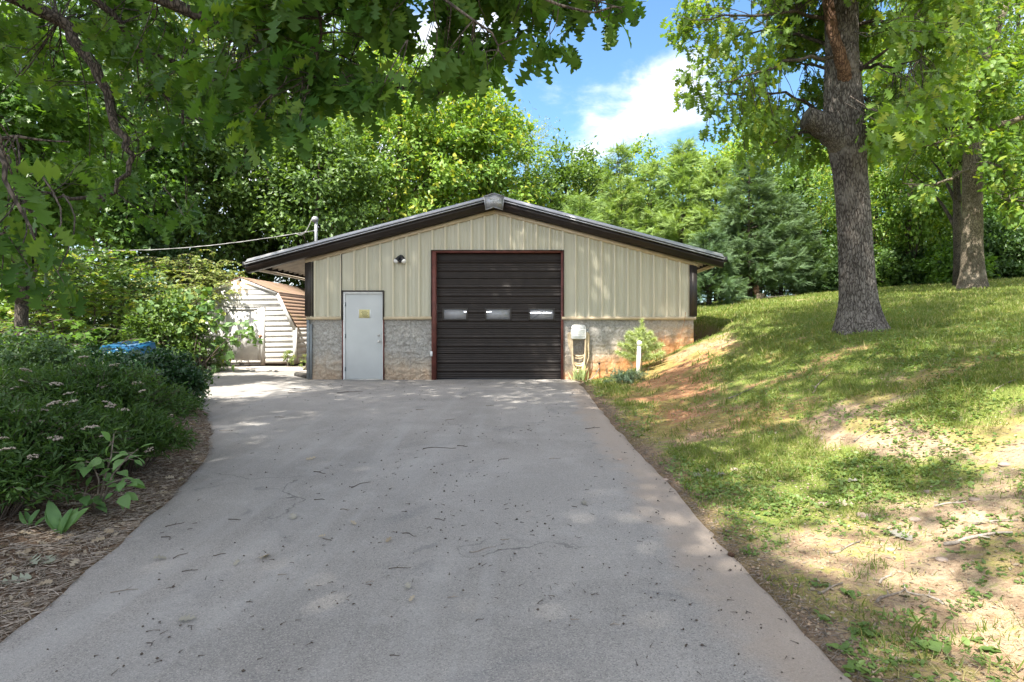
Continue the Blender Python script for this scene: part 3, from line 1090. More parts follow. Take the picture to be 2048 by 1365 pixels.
# service mast behind the left slope and the cable that comes to it
YM = 14.6
mx, mt = X(632, YM), Z(443, YM)
mast = thing('service_mast', 'galvanised service mast with weatherhead standing on the left roof slope', 'mast', (mx, YM, zr(mx)))
MB().tube([(mx, YM, zr(mx) - .3), (mx, YM, mt)], .038, 12).build('pipe', M_ZINC, mast, smooth=True)
MB().lathe((mx, YM, mt - .02), (-.35, -.1, 1), [(0, .05), (.03, .08), (.09, .085), (.13, .06), (.15, .01)], 14).build('weatherhead', M_ZINC, mast, smooth=True)
MB().tube([(mx - .06, YM, mt - .24), (mx + .05, YM, mt - .24)], .02, 8).build('insulator', M_GREYTRIM, mast)
MB().lathe((mx, YM, zr(mx) - .04), (0, 0, 1), [(0, .11), (.03, .09), (.06, .045)], 14).build('roof_boot', M_BLACK, mast)
for k in range(3):
    t_ = np.linspace(0, 1, 12)
    p0, p1 = np.array([mx - .09, YM - .03, mt + .06]), np.array([mx - .36 - .08 * k, YM, mt - .30])
    pts = p0 + (p1 - p0) * t_[:, None]
    pts[:, 2] -= (.10 + .05 * k) * np.sin(np.pi * t_)
    MB().tube(pts, .008, 5).build('lead_wire', M_WIRE, mast)
t_ = np.linspace(0, 1, 40)
c0, c1 = np.array([mx - .04, YM, mt - .24]), at(-330, 430, 12.0)
pts = c0 + (c1 - c0) * t_[:, None]
pts[:, 2] -= .62 * np.sin(np.pi * t_)
cab = MB().tube(pts, .009, 6).tube(pts + np.stack([0 * t_, .014 * np.sin(t_ * 90), .011 * np.cos(t_ * 90)], -1), .006, 5).build('service_cable', M_WIRE, org=c0)
tag(cab, 'twisted grey service cable running from the roof mast into the woods', 'cable')

# hose hanger, hose, tap, stake, wires
hx0, hx1, hz1, hz0 = X(1141.5), X(1171), Z(650.5), Z(678)
hh = thing('hose_hanger', 'white plastic hose hanger box screwed to the block footing', 'hose hanger', ((hx0 + hx1) / 2, YF, hz0))
mb = MB()
YH = YF - .20
mb.prism([(hx0 + .015, YH, hz0), (hx1 - .015, YH, hz0), (hx1, YH, hz0 + .03), (hx1, YH, hz1 - .10), (hx0, YH, hz1 - .10), (hx0, YH, hz0 + .03)], (0, .19, 0))
mb.build('box', M_WPLAST, hh, bevel=.008)
for k in range(4):
    zz = hz0 + .045 + k * .045
    MB().box(hx0 + .03, hx1 - .03, YH - .006, YH + .001, zz, zz + .036).build('slat', M_WPLAST, hh)
th = np.linspace(0, np.pi, 14)
xm = (hx0 + hx1) / 2
hw = (hx1 - hx0) / 2 - .018
MB().tube(np.stack([xm + hw * np.sign(np.cos(th)) * np.abs(np.cos(th)) ** .35, np.full(14, YH + .02), hz1 - .11 + .10 * np.sin(th) ** .5], -1), .014, 8).build('handle', M_WPLAST, hh, smooth=True)
MB().box(hx0 + .03, hx1 - .03, YF - .02, YF + .04, hz0 - .02, hz1 - .02).build('wall_plate', M_WPLAST, hh)
hose = thing('garden_hose', 'tan garden hose hung in long loops from the white wall hanger', 'hose', (xm, YF - .1, .1))
rh = random.Random(5)
for k in range(9):
    w_ = .150 + .012 * k + rh.uniform(-.012, .012)
    zb = .12 + .06 * k + rh.uniform(-.03, .04)
    if k == 0:
        zb = .055
    yy = YF - .17 + .016 * k
    th = np.linspace(0, 2 * np.pi, 64)
    xs_ = xm + .01 + w_ * np.sign(np.cos(th)) * np.abs(np.cos(th)) ** .62 + .012 * rh.uniform(-1, 1) * np.sin(th)
    zt = hz0 + .10
    zz = np.where(np.sin(th) > 0, zt + .07 * np.sin(th), (zt) + (zt - zb) * np.sign(np.sin(th)) * np.abs(np.sin(th)) ** .85)
    MB().tube(np.stack([xs_, yy + .01 * np.sin(2 * th + k), zz], -1), .017, 7, False).build('loop', M_HOSE, hose, smooth=True)
tx, tz = X(1174.5), Z(664)
pts = [(tx, YF - .08, tz), (tx + .02, YF - .10, tz - .08), (tx + .03, YF - .11, .55), (tx - .06, YF - .12, .28), (tx - .2, YF - .13, .2)]
MB().tube(pts, .012, 7).build('supply_end', M_HOSE, hose, smooth=True)
tap = thing('garden_tap', 'small brass tap on the footing beside the hose hanger', 'tap', (tx, YF, tz))
MB().lathe((tx, YF + .06, tz), (0, -1, 0), [(0, .016), (.09, .016), (.10, .022), (.14, .022), (.145, .012)], 12).lathe((tx, YF - .06, tz), (0, -.3, -1), [(0, .014), (.05, .014), (.052, .02), (.07, .02)], 12).build('spout', M_STEEL, tap)
MB().lathe((tx, YF - .05, tz), (0, 0, 1), [(0, .008), (.05, .008), (.052, .03), (.066, .03), (.07, .005)], 12).build('handle', M_GREYTRIM, tap)
sx_, sy_ = X(1199, 13.5), 13.5
stk = thing('pipe_stake', 'rusty upright pipe stake between the hose and the pine sapling', 'stake', (sx_, sy_, 0))
MB().tube([(sx_ + .015, sy_, -.1), (sx_ - .005, sy_, Z(729, sy_))], .017, 10).build('post', M_RUST, stk)
MB().tube([(sx_ - .005, sy_, Z(729, sy_)), (sx_ - .006, sy_, Z(725.5, sy_))], .024, 10).build('cap', M_BLACK, stk)
t_ = np.linspace(0, 1, 14)
pts = np.stack([sx_ - .01 - .27 * t_, sy_ - .02 - .0 * t_, .30 - .28 * t_ - .07 * np.sin(np.pi * t_)], -1)
tag(MB().tube(pts, .009, 6).build('ground_cable', M_WIRE, org=tuple(pts[0])), 'thin cable drooping from the rusty stake to the hose foot', 'cable')
pts = np.array([at(1371, 625, 13.63), at(1369.5, 640, 13.6), at(1366, 655, 13.6), at(1361, 675, 13.58), at(1357, 697, 13.5)])
tag(MB().tube(pts, .006, 5).build('hanging_wire', M_RUST, org=tuple(pts[0])), 'thin rusty wire hanging from the wall to the bank at the right corner', 'wire')
# white vent pipe in front of the little pine
yv = 12.4
vx, vz0 = X(1277, yv), Z(744, yv)
vp = thing('vent_pipe', 'white plastic pipe with a screw cap standing at the foot of the pine sapling', 'pipe', (vx, yv, vz0))
MB().tube([(vx - .02, yv, vz0 - .25), (vx + .02, yv, Z(690, yv))], .045, 16).build('pipe', M_PVC, vp, smooth=True)
MB().lathe((vx + .02, yv, Z(691, yv)), (0.03, 0, 1), [(0, .056), (.06, .056), (.062, .05), (.085, .05), (.09, .03), (.10, .03)], 16).build('cap', M_PVC, vp)

# ------------------------------------------------------------------ the little barn shed
YS = 18.5
SX = lambda px: X(px, YS)
SZ = lambda py: Z(py, YS)
shed = thing('garden_shed', 'weathered white clapboard shed with a brown gambrel roof behind the garage', 'shed', (SX(482), YS, 0))
sc, wE, wK = SX(482), 1.77, 1.19
zE, zK, zP = 1.25, 2.36, 2.84
YSB = 23.0


def half(z):
    if z <= zE:
        return wE
    if z <= zK:
        return wE + (wK - wE) * (z - zE) / (zK - zE)
    return max(.02, wK * (1 - (z - zK) / (zP - zK)))


dx0, dx1, dzt, dzb = SX(448), SX(522), SZ(616), SZ(727)


def board(xa0, xb0, xa1, xb1, z0, z1):
    return MB().add([(xa0, YS - .016, z0), (xb0, YS - .016, z0), (xb1, YS - .004, z1), (xa1, YS - .004, z1), (xa0, YS + .012, z0), (xb0, YS + .012, z0), (xb1, YS + .012, z1), (xa1, YS + .012, z1)],
                    [(0, 1, 2, 3), (5, 4, 7, 6), (4, 5, 1, 0), (3, 2, 6, 7), (4, 0, 3, 7), (1, 5, 6, 2)])


z = .10
while z < zP - .05:
    z1 = min(z + .169, zP - .02)
    h0, h1 = half(z), half(z1)
    if z1 <= dzt + .03:
        board(sc - h0, dx0 - .13, sc - h1, dx0 - .13, z, z1).build('clapboard', M_SHED, shed)
        board(dx1 + .13, sc + h0, dx1 + .13, sc + h1, z, z1).build('clapboard', M_SHED, shed)
    else:
        zz = max(z, dzt + .03)
        if zz > z + .01:
            board(sc - h0, dx0 - .13, sc - half(zz), dx0 - .13, z, zz).build('clapboard', M_SHED, shed)
            board(dx1 + .13, sc + h0, dx1 + .13, sc + half(zz), z, zz).build('clapboard', M_SHED, shed)
        board(sc - half(zz), sc + half(zz), sc - h1, sc + h1, zz, z1).build('clapboard', M_SHED, shed)
    z = z1
# side boards (the visible right side, and the left)
for sg in (1, -1):
    z = .10
    while z < zE - .02:
        z1 = min(z + .169, zE)
        xo = sc + sg * wE
        MB().add([(xo + sg * .016, YS + .03, z), (xo + sg * .016, YSB, z), (xo + sg * .004, YSB, z1), (xo + sg * .004, YS + .03, z1), (xo - sg * .012, YS + .03, z), (xo - sg * .012, YSB, z), (xo - sg * .012, YSB, z1), (xo - sg * .012, YS + .03, z1)],
                 [(0, 1, 2, 3), (5, 4, 7, 6), (4, 5, 1, 0), (3, 2, 6, 7), (4, 0, 3, 7), (1, 5, 6, 2)]).build('clapboard', M_SHED, shed)
        z = z1
MB().prism([(sc - wE + .03, YSB - .05, .05), (sc + wE - .03, YSB - .05, .05), (sc + wE - .03, YSB - .05, zE), (sc + wK, YSB - .05, zK - .05), (sc, YSB - .05, zP - .05), (sc - wK, YSB - .05, zK - .05), (sc - wE + .03, YSB - .05, zE)], (0, .05, 0)).build('rear_wall', M_SHED, shed)
MB().prism([(sc - wE + .03, YS + .03, .05), (sc + wE - .03, YS + .03, .05), (sc + wE - .03, YS + .03, zE), (sc + wK, YS + .03, zK - .05), (sc, YS + .03, zP - .05), (sc - wK, YS + .03, zK - .05), (sc - wE + .03, YS + .03, zE)], (0, .03, 0)).build('front_liner', M_SHADE, shed)
MB().box(sc - wE + .05, sc + wE - .05, YS + .05, YSB - .1, .04, .10).build('floor', M_SHADE, shed)
for xx in (sc - 1.2, sc, sc + 1.2):
    MB().box(xx - .06, xx + .06, YS + .12, YSB - .1, -.08, .04).build('skid', M_SHADE, shed)
# corner boards and rake boards following the gambrel
MB().box(sc + wE - .075, sc + wE + .034, YS - .042, YS + .03, .08, zE - .01).build('corner_board', M_SHED, shed)
MB().box(sc - wE - .034, sc - wE + .075, YS - .042, YS + .03, .08, zE - .01).build('corner_board', M_SHED, shed)


def rake(xa, za, xb, zb):
    d = np.array([xb - xa, 0, zb - za])
    n = np.array([-(zb - za), 0, xb - xa]) / np.linalg.norm(d)
    if n[2] > 0:
        n = -n
    a_, b_ = np.array([xa, YS - .05, za]), np.array([xb, YS - .05, zb])
    return MB().prism([a_, b_, b_ + n * .10, a_ + n * .10], (0, .06, 0))


for sg in (1, -1):
    rake(sc + sg * (wE + .02), zE - .05, sc + sg * (wK + .02), zK + .015).build('rake_board', M_SHED, shed)
    rake(sc + sg * (wK + .02), zK + .02, sc, zP + .02).build('rake_board', M_SHED, shed)


# shingle courses
def course(xa, za, xb, zb, sg):
    d = np.array([xb - xa, 0, zb - za])
    n = np.array([-(d[2]), 0, d[0]]) / np.linalg.norm(d)
    if n[2] < 0:
        n = -n
    a_, b_ = np.array([xa, YS - .07, za]), np.array([xb, YS - .07, zb])
    return MB().prism([a_ + n * .013, b_ + n * .009, b_ - n * .006, a_ - n * .002], (0, YSB + .1 - YS, 0))


for sg in (1, -1):
    for (xa, za, xb, zb, n) in ((sc + sg * (wE + .09), zE - .01, sc + sg * (wK + .03), zK + .03, 10), (sc + sg * (wK + .05), zK + .022, sc, zP + .035, 9)):
        for k in range(n):
            u0, u1 = k / n, (k + 1.12) / n
            course(xa + (xb - xa) * u0, za + (zb - za) * u0, xa + (xb - xa) * min(u1, 1), za + (zb - za) * min(u1, 1), sg).build('shingle_course', M_SHINGLE, shed)
# double leaf door, one leaf seen with its clipped corner trim
sd = MB().box(dx0, dx1, YS - .02, YS + .02, dzb, dzt).build('shed_door', M_SHED, shed)
mb = MB()
for (p0, p1, q0, q1) in ((dx0, dx0 + .085, dzb + .09, dzt), (dx1 - .085, dx1, dzb + .09, dzt), (dx0 + .085, dx1 - .085, dzt - .085, dzt), (dx0, dx1, dzb, dzb + .088)):
    mb.box(p0, p1, YS - .042, YS - .021, q0, q1)
for sg, xx in ((1, dx0 + .085), (-1, dx1 - .085)):
    mb.prism([(xx, YS - .040, dzt - .085), (xx + sg * .13, YS - .040, dzt - .085), (xx, YS - .040, dzt - .215)][::sg], (0, .018, 0))
mb.build('door_trim', M_SHED, sd)
MB().box(dx1 + .012, dx1 + .125, YS - .046, YS + .02, dzb - .06, dzt + .02).build('door_post', M_SHED, shed)
MB().box(dx0 - .125, dx0 - .012, YS - .046, YS + .02, dzb - .06, dzt + .02).build('door_post', M_SHED, shed)
MB().box(dx0 - .13, dx1 + .13, YS - .05, YS + .02, dzt + .022, dzt + .06).build('door_lintel', M_SHED, shed)
MB().box(dx0 - .1, dx1 + .1, YS - .035, YS + .02, dzb - .085, dzb - .005).build('door_sill', M_SHADE, shed)
MB().box(dx1 - .05, dx1 + .06, YS - .062, YS - .047, SZ(673), SZ(671)).box(dx1 - .02, dx1 + .01, YS - .085, YS - .05, SZ(677), SZ(672)).build('hasp', M_RUST, sd)
for py in (626, 700):
    MB().box(dx0 - .08, dx0 + .06, YS - .055, YS - .043, SZ(py) - .03, SZ(py) + .03).build('hinge', M_RUST, sd)
fl = thing('flood_light', 'lit twin flood light under the peak of the white shed', 'light', (SX(482), YS - .02, SZ(570)))
MB().lathe((SX(482), YS, SZ(569)), (0, -1, 0), [(0, .07), (.04, .06), (.07, .03)], 14).build('base', M_RUST, fl, smooth=True)
for sg in (-1, 1):
    c_ = np.array([SX(482) + sg * .05, YS - .08, SZ(569)])
    hd = MB().lathe(c_, (sg * .7, -.7, -.1), [(0, .025), (.05, .04), (.07, .045)], 12).build('lamp_head', M_RUST, fl, smooth=True)
    MB().lathe(c_ + np.array([sg * .7, -.7, -.1]) * .06, (sg * .7, -.7, -.1), [(0, .045), (.03, .065), (.06, .06), (.08, .02)], 12).build('bulb', M_BULB, hd, smooth=True)

# blue ribbed lid of the bin that pokes out of the shrubs
yb = 10.5
bx0, bx1 = X(190, yb), X(258, yb)
bz1 = Z(692, yb)
bin_ = thing('storage_bin', 'blue plastic bin with a ribbed lid half buried in the shrubs', 'bin', ((bx0 + bx1) / 2, yb, .1))
MB().prism([(bx0 + .08, yb - .02, .05), (bx1 - .08, yb - .02, .05), (bx1 - .02, yb - .05, bz1 - .17), (bx0 + .02, yb - .05, bz1 - .17)], (0, .75, 0)).build('tub', M_BLUE, bin_)
MB().box(bx0 - .02, bx1 + .02, yb - .09, yb + .76, bz1 - .165, bz1 - .11).build('rim', M_BLUE, bin_, bevel=.01)
lid = MB().prism([(bx0 - .01, yb - .07, bz1 - .108), (bx0 - .01, yb + .74, bz1 - .108), (bx0 - .01, yb + .68, bz1 + .05), (bx0 - .01, yb + .10, bz1 - .03)], (bx1 - bx0 + .02, 0, 0)).build('lid', M_BLUE, bin_)
for k in range(6):
    u = (k + .5) / 6
    yy, zz = yb + .10 + .58 * u, bz1 - .03 + .08 * u
    MB().box(bx0 + .03, bx1 - .03, yy - .022, yy + .022, zz - .01, zz + .026).build('rib', M_BLUE, lid, bevel=.006)

# dark rubber mat and short board at the back left corner of the garage
px_, py_ = X(600, 14.6), 14.6
tag(MB().prism([(X(588, 14.8), 14.8, .0), (X(614, 14.0), 14.0, .0), (X(616, 14.6), 14.8, .0), (X(592, 15.3), 15.3, .0)], (0, 0, .07)).build('drain_grate', M_SHADE, org=(px_, py_, 0)), 'dark slab lying beside the left corner of the garage', 'slab')
# ------------------------------------------------------------------ leaves
def strip_leaf(ys_, xs_, lift=.10, curl=-.12):
    v, f = [], []
    n = len(ys_)
    for y, xx in zip(ys_, xs_):
        zc_ = curl * y * y
        v += [(0, y, zc_), (xx, y + .02, zc_ + lift * xx), (-xx, y + .02, zc_ + lift * xx)]
    for i in range(n - 1):
        a_, b_ = 3 * i, 3 * i + 3
        f += [(a_, a_ + 1, b_ + 1), (a_, b_ + 1, b_), (a_, b_, b_ + 2), (a_, b_ + 2, a_ + 2)]
    return np.array(v, float), np.array(f)


T_OAK = [strip_leaf([0, .10, .17, .25, .31, .40, .49, .56, .65, .74, .80, .90, 1.0], [.015, .05, .17, .24, .08, .10, .36, .24, .09, .35, .12, .24, .05], .15, c) for c in (-.25, .05, -.5)]
T_OVAL = strip_leaf([0, .18, .45, .75, 1], [.01, .19, .30, .20, .0], .25, -.2)
T_HEART = strip_leaf([0, .06, .25, .5, .8, 1], [.10, .30, .42, .36, .15, 0], .2, -.25)
T_LANCE = (np.array([(0, 0, 0), (.12, .4, .04), (0, 1, -.12), (-.12, .4, .04)], float), np.array([(0, 1, 2), (0, 2, 3)]))
T_DIA = (np.array([(0, 0, 0), (.30, .42, .10), (0, 1, -.10), (-.30, .42, .10)], float), np.array([(0, 1, 2), (0, 2, 3)]))
T_NEED = (np.array([(-.02, 0, 0), (.02, 0, 0), (0, 1, 0)], float), np.array([(0, 1, 2)]))


def maple():
    ang = np.radians([-90, -50, -25, 10, 32, 55, 72, 90, 108, 125, 148, 170, 205, 230])
    r = np.array([.12, .34, .26, .56, .30, .50, .36, .78, .36, .50, .30, .56, .26, .34])
    v = [(0, .30, .03)] + [(q * math.cos(a_), .30 + q * math.sin(a_), -.12 * q * q) for a_, q in zip(ang, r)]
    k = len(ang)
    return np.array(v), np.array([(0, 1 + i, 1 + (i + 1) % k) for i in range(k)])


T_MAPLE = maple()


def frond():
    v, f = [], []
    for i in range(6):
        y = i / 6
        L_ = .24 * (1 - .7 * y) + .05
        for s_ in (-1, 1):
            b = len(v)
            v += [(0, y - .03, 0), (0, y + .06, 0), (s_ * L_, y + .18, -.05)]
            f.append((b, b + 1, b + 2))
    b = len(v)
    v += [(-.03, 0, 0), (.03, 0, 0), (0, 1.12, .02)]
    f.append((b, b + 1, b + 2))
    return np.array(v, float), np.array(f)


T_FROND = frond()


def basis(D, N):
    y = D / (np.linalg.norm(D, axis=1)[:, None] + 1e-9)
    z = N - (N * y).sum(1)[:, None] * y
    z /= np.linalg.norm(z, axis=1)[:, None] + 1e-9
    return np.cross(y, z), y, z


def leaves(mb, P, D, N, Sz, T):
    P, D, N = [np.asarray(q, float) for q in (P, D, N)]
    n = len(P)
    if n == 0:
        return mb
    x, y, z = basis(D, N)
    tv, tf = T
    Sz = np.broadcast_to(np.asarray(Sz, float), (n,))
    V = P[:, None] + Sz[:, None, None] * (tv[None, :, :1] * x[:, None] + tv[None, :, 1:2] * y[:, None] + tv[None, :, 2:] * z[:, None])
    Fc = tf[None] + (np.arange(n) * len(tv))[:, None, None]
    return mb.add(V.reshape(-1, 3), Fc.reshape(-1, 3))


SHARED = {}


def place_leaves(parent, mtl, P, D, N, Sz, Ts, most=300, minpx=14, name='leaf', rest='foliage', visible_only=True):
    """largest-in-view leaves become leaf parts that share a few meshes; the rest are one part"""
    P, D, N = [np.asarray(q, float) for q in (P, D, N)]
    Sz = np.broadcast_to(np.asarray(Sz, float), (len(P),)).copy()
    kindx = rng.integers(0, len(Ts), len(P))
    q = proj(P)
    px = np.where(P[:, 1] > .4, F * Sz / np.maximum(P[:, 1], .4), 0)
    inv = (P[:, 1] > .4) & (q[:, 0] > -20) & (q[:, 0] < 2068) & (q[:, 1] > -20) & (q[:, 1] < 1385) & (px >= minpx)
    idx = np.where(inv)[0]
    score = px[idx] * rng.uniform(.75, 1.25, len(idx))
    idx = idx[np.argsort(-score)][:most]
    x, y, z = basis(D, N)
    po = Vector(WLOC[parent.name])
    for i in idx:
        key = (mtl.name, id(Ts[kindx[i]]), name)
        if key not in SHARED:
            SHARED[key] = MB().add(*Ts[kindx[i]]).mesh(name, mtl)
        o = bpy.data.objects.new(name, SHARED[key])
        COL.objects.link(o)
        o.parent = parent
        M = Matrix(((x[i][0] * Sz[i], y[i][0] * Sz[i], z[i][0] * Sz[i], P[i][0] - po.x),
                    (x[i][1] * Sz[i], y[i][1] * Sz[i], z[i][1] * Sz[i], P[i][1] - po.y),
                    (x[i][2] * Sz[i], y[i][2] * Sz[i], z[i][2] * Sz[i], P[i][2] - po.z), (0, 0, 0, 1)))
        o.matrix_local = M
    k = np.ones(len(P), bool)
    k[idx] = False
    if k.any():
        mb = MB()
        for t in range(len(Ts)):
            s_ = k & (kindx == t)
            leaves(mb, P[s_], D[s_], N[s_], Sz[s_], Ts[t])
        kind(mb.build(rest, mtl, parent), 'stuff')


def unit(n):
    v = rng.normal(size=(n, 3))
    return v / np.linalg.norm(v, axis=1)[:, None]


def crown_points(c, r, nclump, per, shell=.55, flat=.6, cs=.22, low=-1.0):
    """leaf positions in clumps through an ellipsoid; returns P, outward direction, clump centres"""
    c, r = np.asarray(c, float), np.asarray(r, float)
    d = unit(nclump * 2)
    d = d[d[:, 2] > low][:nclump]
    rr = shell + (1 - shell) * rng.random(len(d)) ** .7
    rr *= .82 + .3 * fbm(d[:, 0] * 2.2 + c[0], d[:, 1] * 2.2 + c[1], d[:, 2] * 2.2, 2, 77)
    C = c + d * r * rr[:, None]
    k = np.maximum(3, (per * rng.uniform(.45, 1.6, len(d)))).astype(int)
    idx = np.repeat(np.arange(len(d)), k)
    cl = cs * np.mean(r) * rng.uniform(.6, 1.35, len(d))
    o = rng.normal(size=(len(idx), 3)) * np.array([1, 1, flat]) * .55
    P = C[idx] + o * cl[idx][:, None]
    return P, d[idx], C


def limb_path(a, b, sag=.0, n=6, wob=.06):
    a, b = np.asarray(a, float), np.asarray(b, float)
    t = np.linspace(0, 1, n)[:, None]
    p = a + (b - a) * t
    L_ = np.linalg.norm(b - a)
    p = p + np.sin(np.pi * t) * rng.normal(size=3) * wob * L_
    p[:, 2] += sag * L_ * np.sin(np.pi * t[:, 0])
    return p


def trunk_mesh(base, top, r0, r1, lean=.03, seg=10, n=9, flare=1.5):
    base, top = np.asarray(base, float), np.asarray(top, float)
    t = np.linspace(0, 1, n)
    p = base + (top - base) * t[:, None]
    w_ = rng.normal(size=3) * lean * np.linalg.norm(top - base)
    w_[2] = 0
    p = p + np.sin(np.pi * t)[:, None] * w_
    r = r0 + (r1 - r0) * t
    r = r * (1 + (flare - 1) * np.exp(-t * 18))
    p[0, 2] -= .3
    return p, r


def broadleaf(name, label, base, cc, rad, nclump, per, ls, lm, T=T_DIA, tr=.2, bm=B_DARK, group=None, cat='tree', low=-1.0, cs=.22, shell=.5, upb=.75, nlimb=12):
    base = np.asarray(base, float)
    t = thing(name, label, cat, tuple(base), group)
    P, dd, C = crown_points(cc, rad, nclump, per, shell, .6, cs, low)
    keep = P[:, 2] > ground(P[:, 0], P[:, 1], False) + .05
    P, dd = P[keep], dd[keep]
    n = len(P)
    N = unit(n) * .75 + dd * .55 + np.array([0, -.10, upb])
    D = unit(n) + dd * .8 + np.array([0, 0, -.35])
    kind(leaves(MB(), P, D, N, ls * rng.uniform(.65, 1.3, n), T).build('crown', lm, t), 'stuff')
    top = np.asarray(cc, float) + np.array([0, 0, rad[2] * .55])
    p, r = trunk_mesh(base, top, tr, tr * .25)
    mb = MB().tube(p, r, 9)
    for c_ in C[rng.permutation(len(C))[:nlimb]]:
        u = np.clip((c_[2] - base[2]) / (top[2] - base[2]) - .22, .12, .9)
        i = int(u * (len(p) - 1))
        L_ = limb_path(p[i], c_, .06)
        mb.tube(L_, np.linspace(r[i] * .55, .012, len(L_)), 6)
    mb.build('trunk', bm, t, smooth=True)
    return t


# ------------------------------------------------------------------ the big oak on the bank
YO = 9.2
prof = [(668, 1668, 1781), (655, 1671, 1772), (640, 1675, 1764), (620, 1679, 1757), (600, 1681.5, 1752), (560, 1682, 1747), (500, 1680, 1742), (450, 1678, 1739), (400, 1675, 1736), (350, 1669, 1731), (300, 1661, 1728), (270, 1655, 1727), (245, 1651, 1725.5), (225, 1649, 1724), (200, 1650.5, 1722), (150, 1652, 1716.5), (100, 1654, 1713), (50, 1653, 1713), (0, 1652, 1712), (-120, 1651, 1706), (-300, 1655, 1700), (-520, 1662, 1690)]
pp = np.array(prof, float)
zz = EYE - (np.linspace(690, -520, 400) - CY) * YO / F
pyv = np.linspace(690, -520, 400)
xl = np.interp(-pyv, -pp[:, 0], pp[:, 1])
xr = np.interp(-pyv, -pp[:, 0], pp[:, 2])
xc = ((xl + xr) / 2 - CX) * YO / F
rad_ = (xr - xl) / 2 * YO / F
SEG = 150
th = np.linspace(0, 2 * np.pi, SEG + 1)[:-1]
TH, ZZ = np.meshgrid(th, zz, indexing='xy')
cs_, sn_ = np.cos(TH), np.sin(TH)
R0 = rad_[:, None] * np.ones_like(TH)
# root flare as buttresses
fl_ = np.exp(-np.maximum(ZZ - 1.08, 0) / .14)
R0 = R0 * (1 + fl_ * .10 * np.cos(5 * TH + 1.1))
wv = fbm(cs_ * 2.0, sn_ * 2.0, ZZ * 1.1, 3, 61) * 1.3
a1 = np.abs(np.sin((TH + .55 * wv) * 17 + 2.2 * fbm(cs_ * 3, sn_ * 3, ZZ * 2.2, 2, 63)))
brk = fbm(cs_ * 7, sn_ * 7, ZZ * 5.0, 3, 65)
furrow = ss((a1 - .10) / .55) * ss((brk - .30) / .18)
R0 = R0 + .016 * (furrow - .75) + .014 * (fbm(cs_ * 2.5, sn_ * 2.5, ZZ * 2.5, 3, 67) - .5)
P = np.stack([xc[:, None] + R0 * cs_, YO + R0 * sn_, ZZ], -1)
P = np.concatenate([P, P[:, :1]], 1)
oak_base = (5.06, YO, gz(5.06, YO))
oak = thing('oak_tree', 'big grey barked oak with a sawn limb stub on the grassy bank', 'tree', oak_base)
mb = MB().grid(P, flip=True)


def knobby(pts, rr, seg=28, amp=.02, seed=1):
    """rough limb with ridged bark"""
    pts, rr = np.asarray(pts, float), np.asarray(rr, float)
    n = 40
    u = np.linspace(0, 1, n)
    k = np.linspace(0, 1, len(pts))
    p = np.stack([np.interp(u, k, pts[:, i]) for i in range(3)], -1)
    r = np.interp(u, k, rr)
    m = MB().tube(p, r, seg, True)
    V = m.V[0]
    ctr = np.repeat(p, seg, 0)
    d = V - ctr
    d /= np.linalg.norm(d, axis=1)[:, None]
    V += d * (amp * (fbm(V[:, 0] * 14, V[:, 1] * 14, V[:, 2] * 9, 3, seed) - .5) * 2)[:, None]
    return m


def merge(a_, b_):
    for f in b_.F:
        a_.F.append(f + a_.n)
    a_.V += b_.V
    a_.n += b_.n
    return a_


stub = [at(1702, 312, YO), at(1680, 284, YO - .08), at(1657, 260, YO - .12), at(1634, 243, YO - .15), at(1611, 237, YO - .16)]
merge(mb, knobby(stub, [.12, .19, .185, .18, .165], amp=.035, seed=71))
merge(mb, knobby([at(1708, 135, YO), at(1722, 132, YO - .1), at(1726, 130, YO - .12)], [.08, .075, .05], amp=.02, seed=73))
merge(mb, knobby([at(1715, 262, YO), at(1728, 258, YO - .05), at(1730, 254, YO - .06)], [.09, .07, .04], amp=.02, seed=75))
mb.build('trunk', B_OAK, oak, smooth=True)
lim = knobby([at(1690, 175, YO - .1), at(1688, 140, YO - .28), at(1676, 100, YO - .36), at(1664, 60, YO - .4), at(1658, 20, YO - .42), at(1650, -60, YO - .5), at(1640, -200, YO - .8)], [.11, .095, .085, .08, .08, .075, .06], amp=.018, seed=79)
lim.build('limb', B_RED, oak, smooth=True)
mb = MB()
OAKB = []
for path in ([(1690, 60, 0), (1600, 20, -.6), (1500, 30, -1.1), (1390, 38, -1.4)], [(1690, 100, 0), (1600, 75, .4), (1520, 62, .9), (1440, 75, 1.1)],
             [(1690, 120, 0), (1620, 115, -.6), (1560, 130, -1.0), (1500, 150, -1.3), (1440, 170, -1.5)], [(1690, 150, 0), (1620, 130, .5), (1540, 110, .9)],
             [(1665, 285, 0), (1610, 268, .2), (1560, 282, .5), (1500, 300, .8)], [(1668, 262, .3), (1610, 200, .5), (1560, 190, .3), (1500, 185, 0), (1400, 195, -.5)],
             [(1700, 50, 0), (1790, 40, -.6), (1860, 60, -1.0), (1930, 50, -1.2)], [(1700, 160, 0), (1740, 120, -.4), (1800, 70, -.8), (1850, 110, -1.0)],
             [(1715, 200, 0), (1780, 190, .5), (1850, 200, .8)], [(1690, -50, 0), (1600, -120, .8), (1450, -180, 1.5)], [(1690, -50, 0), (1800, -160, .8), (1980, -200, 1.5)],
             [(1725, 132, 0), (1770, 134, -.5), (1830, 128, -1.0)], [(1690, -150, 0), (1650, -350, -2), (1600, -450, -3.5)], [(1690, -200, 0), (1740, -420, 2), (1800, -560, 3)]):
    pts = np.array([at(a_, b_, YO + c_) for a_, b_, c_ in path])
    u = np.linspace(0, 1, 12)
    k = np.linspace(0, 1, len(pts))
    pts = np.stack([np.interp(u, k, pts[:, i]) for i in range(3)], -1)
    pts += rng.normal(size=pts.shape) * .025
    OAKB.append(pts)
    mb.tube(pts, np.linspace(.034, .007, len(pts)), 6)


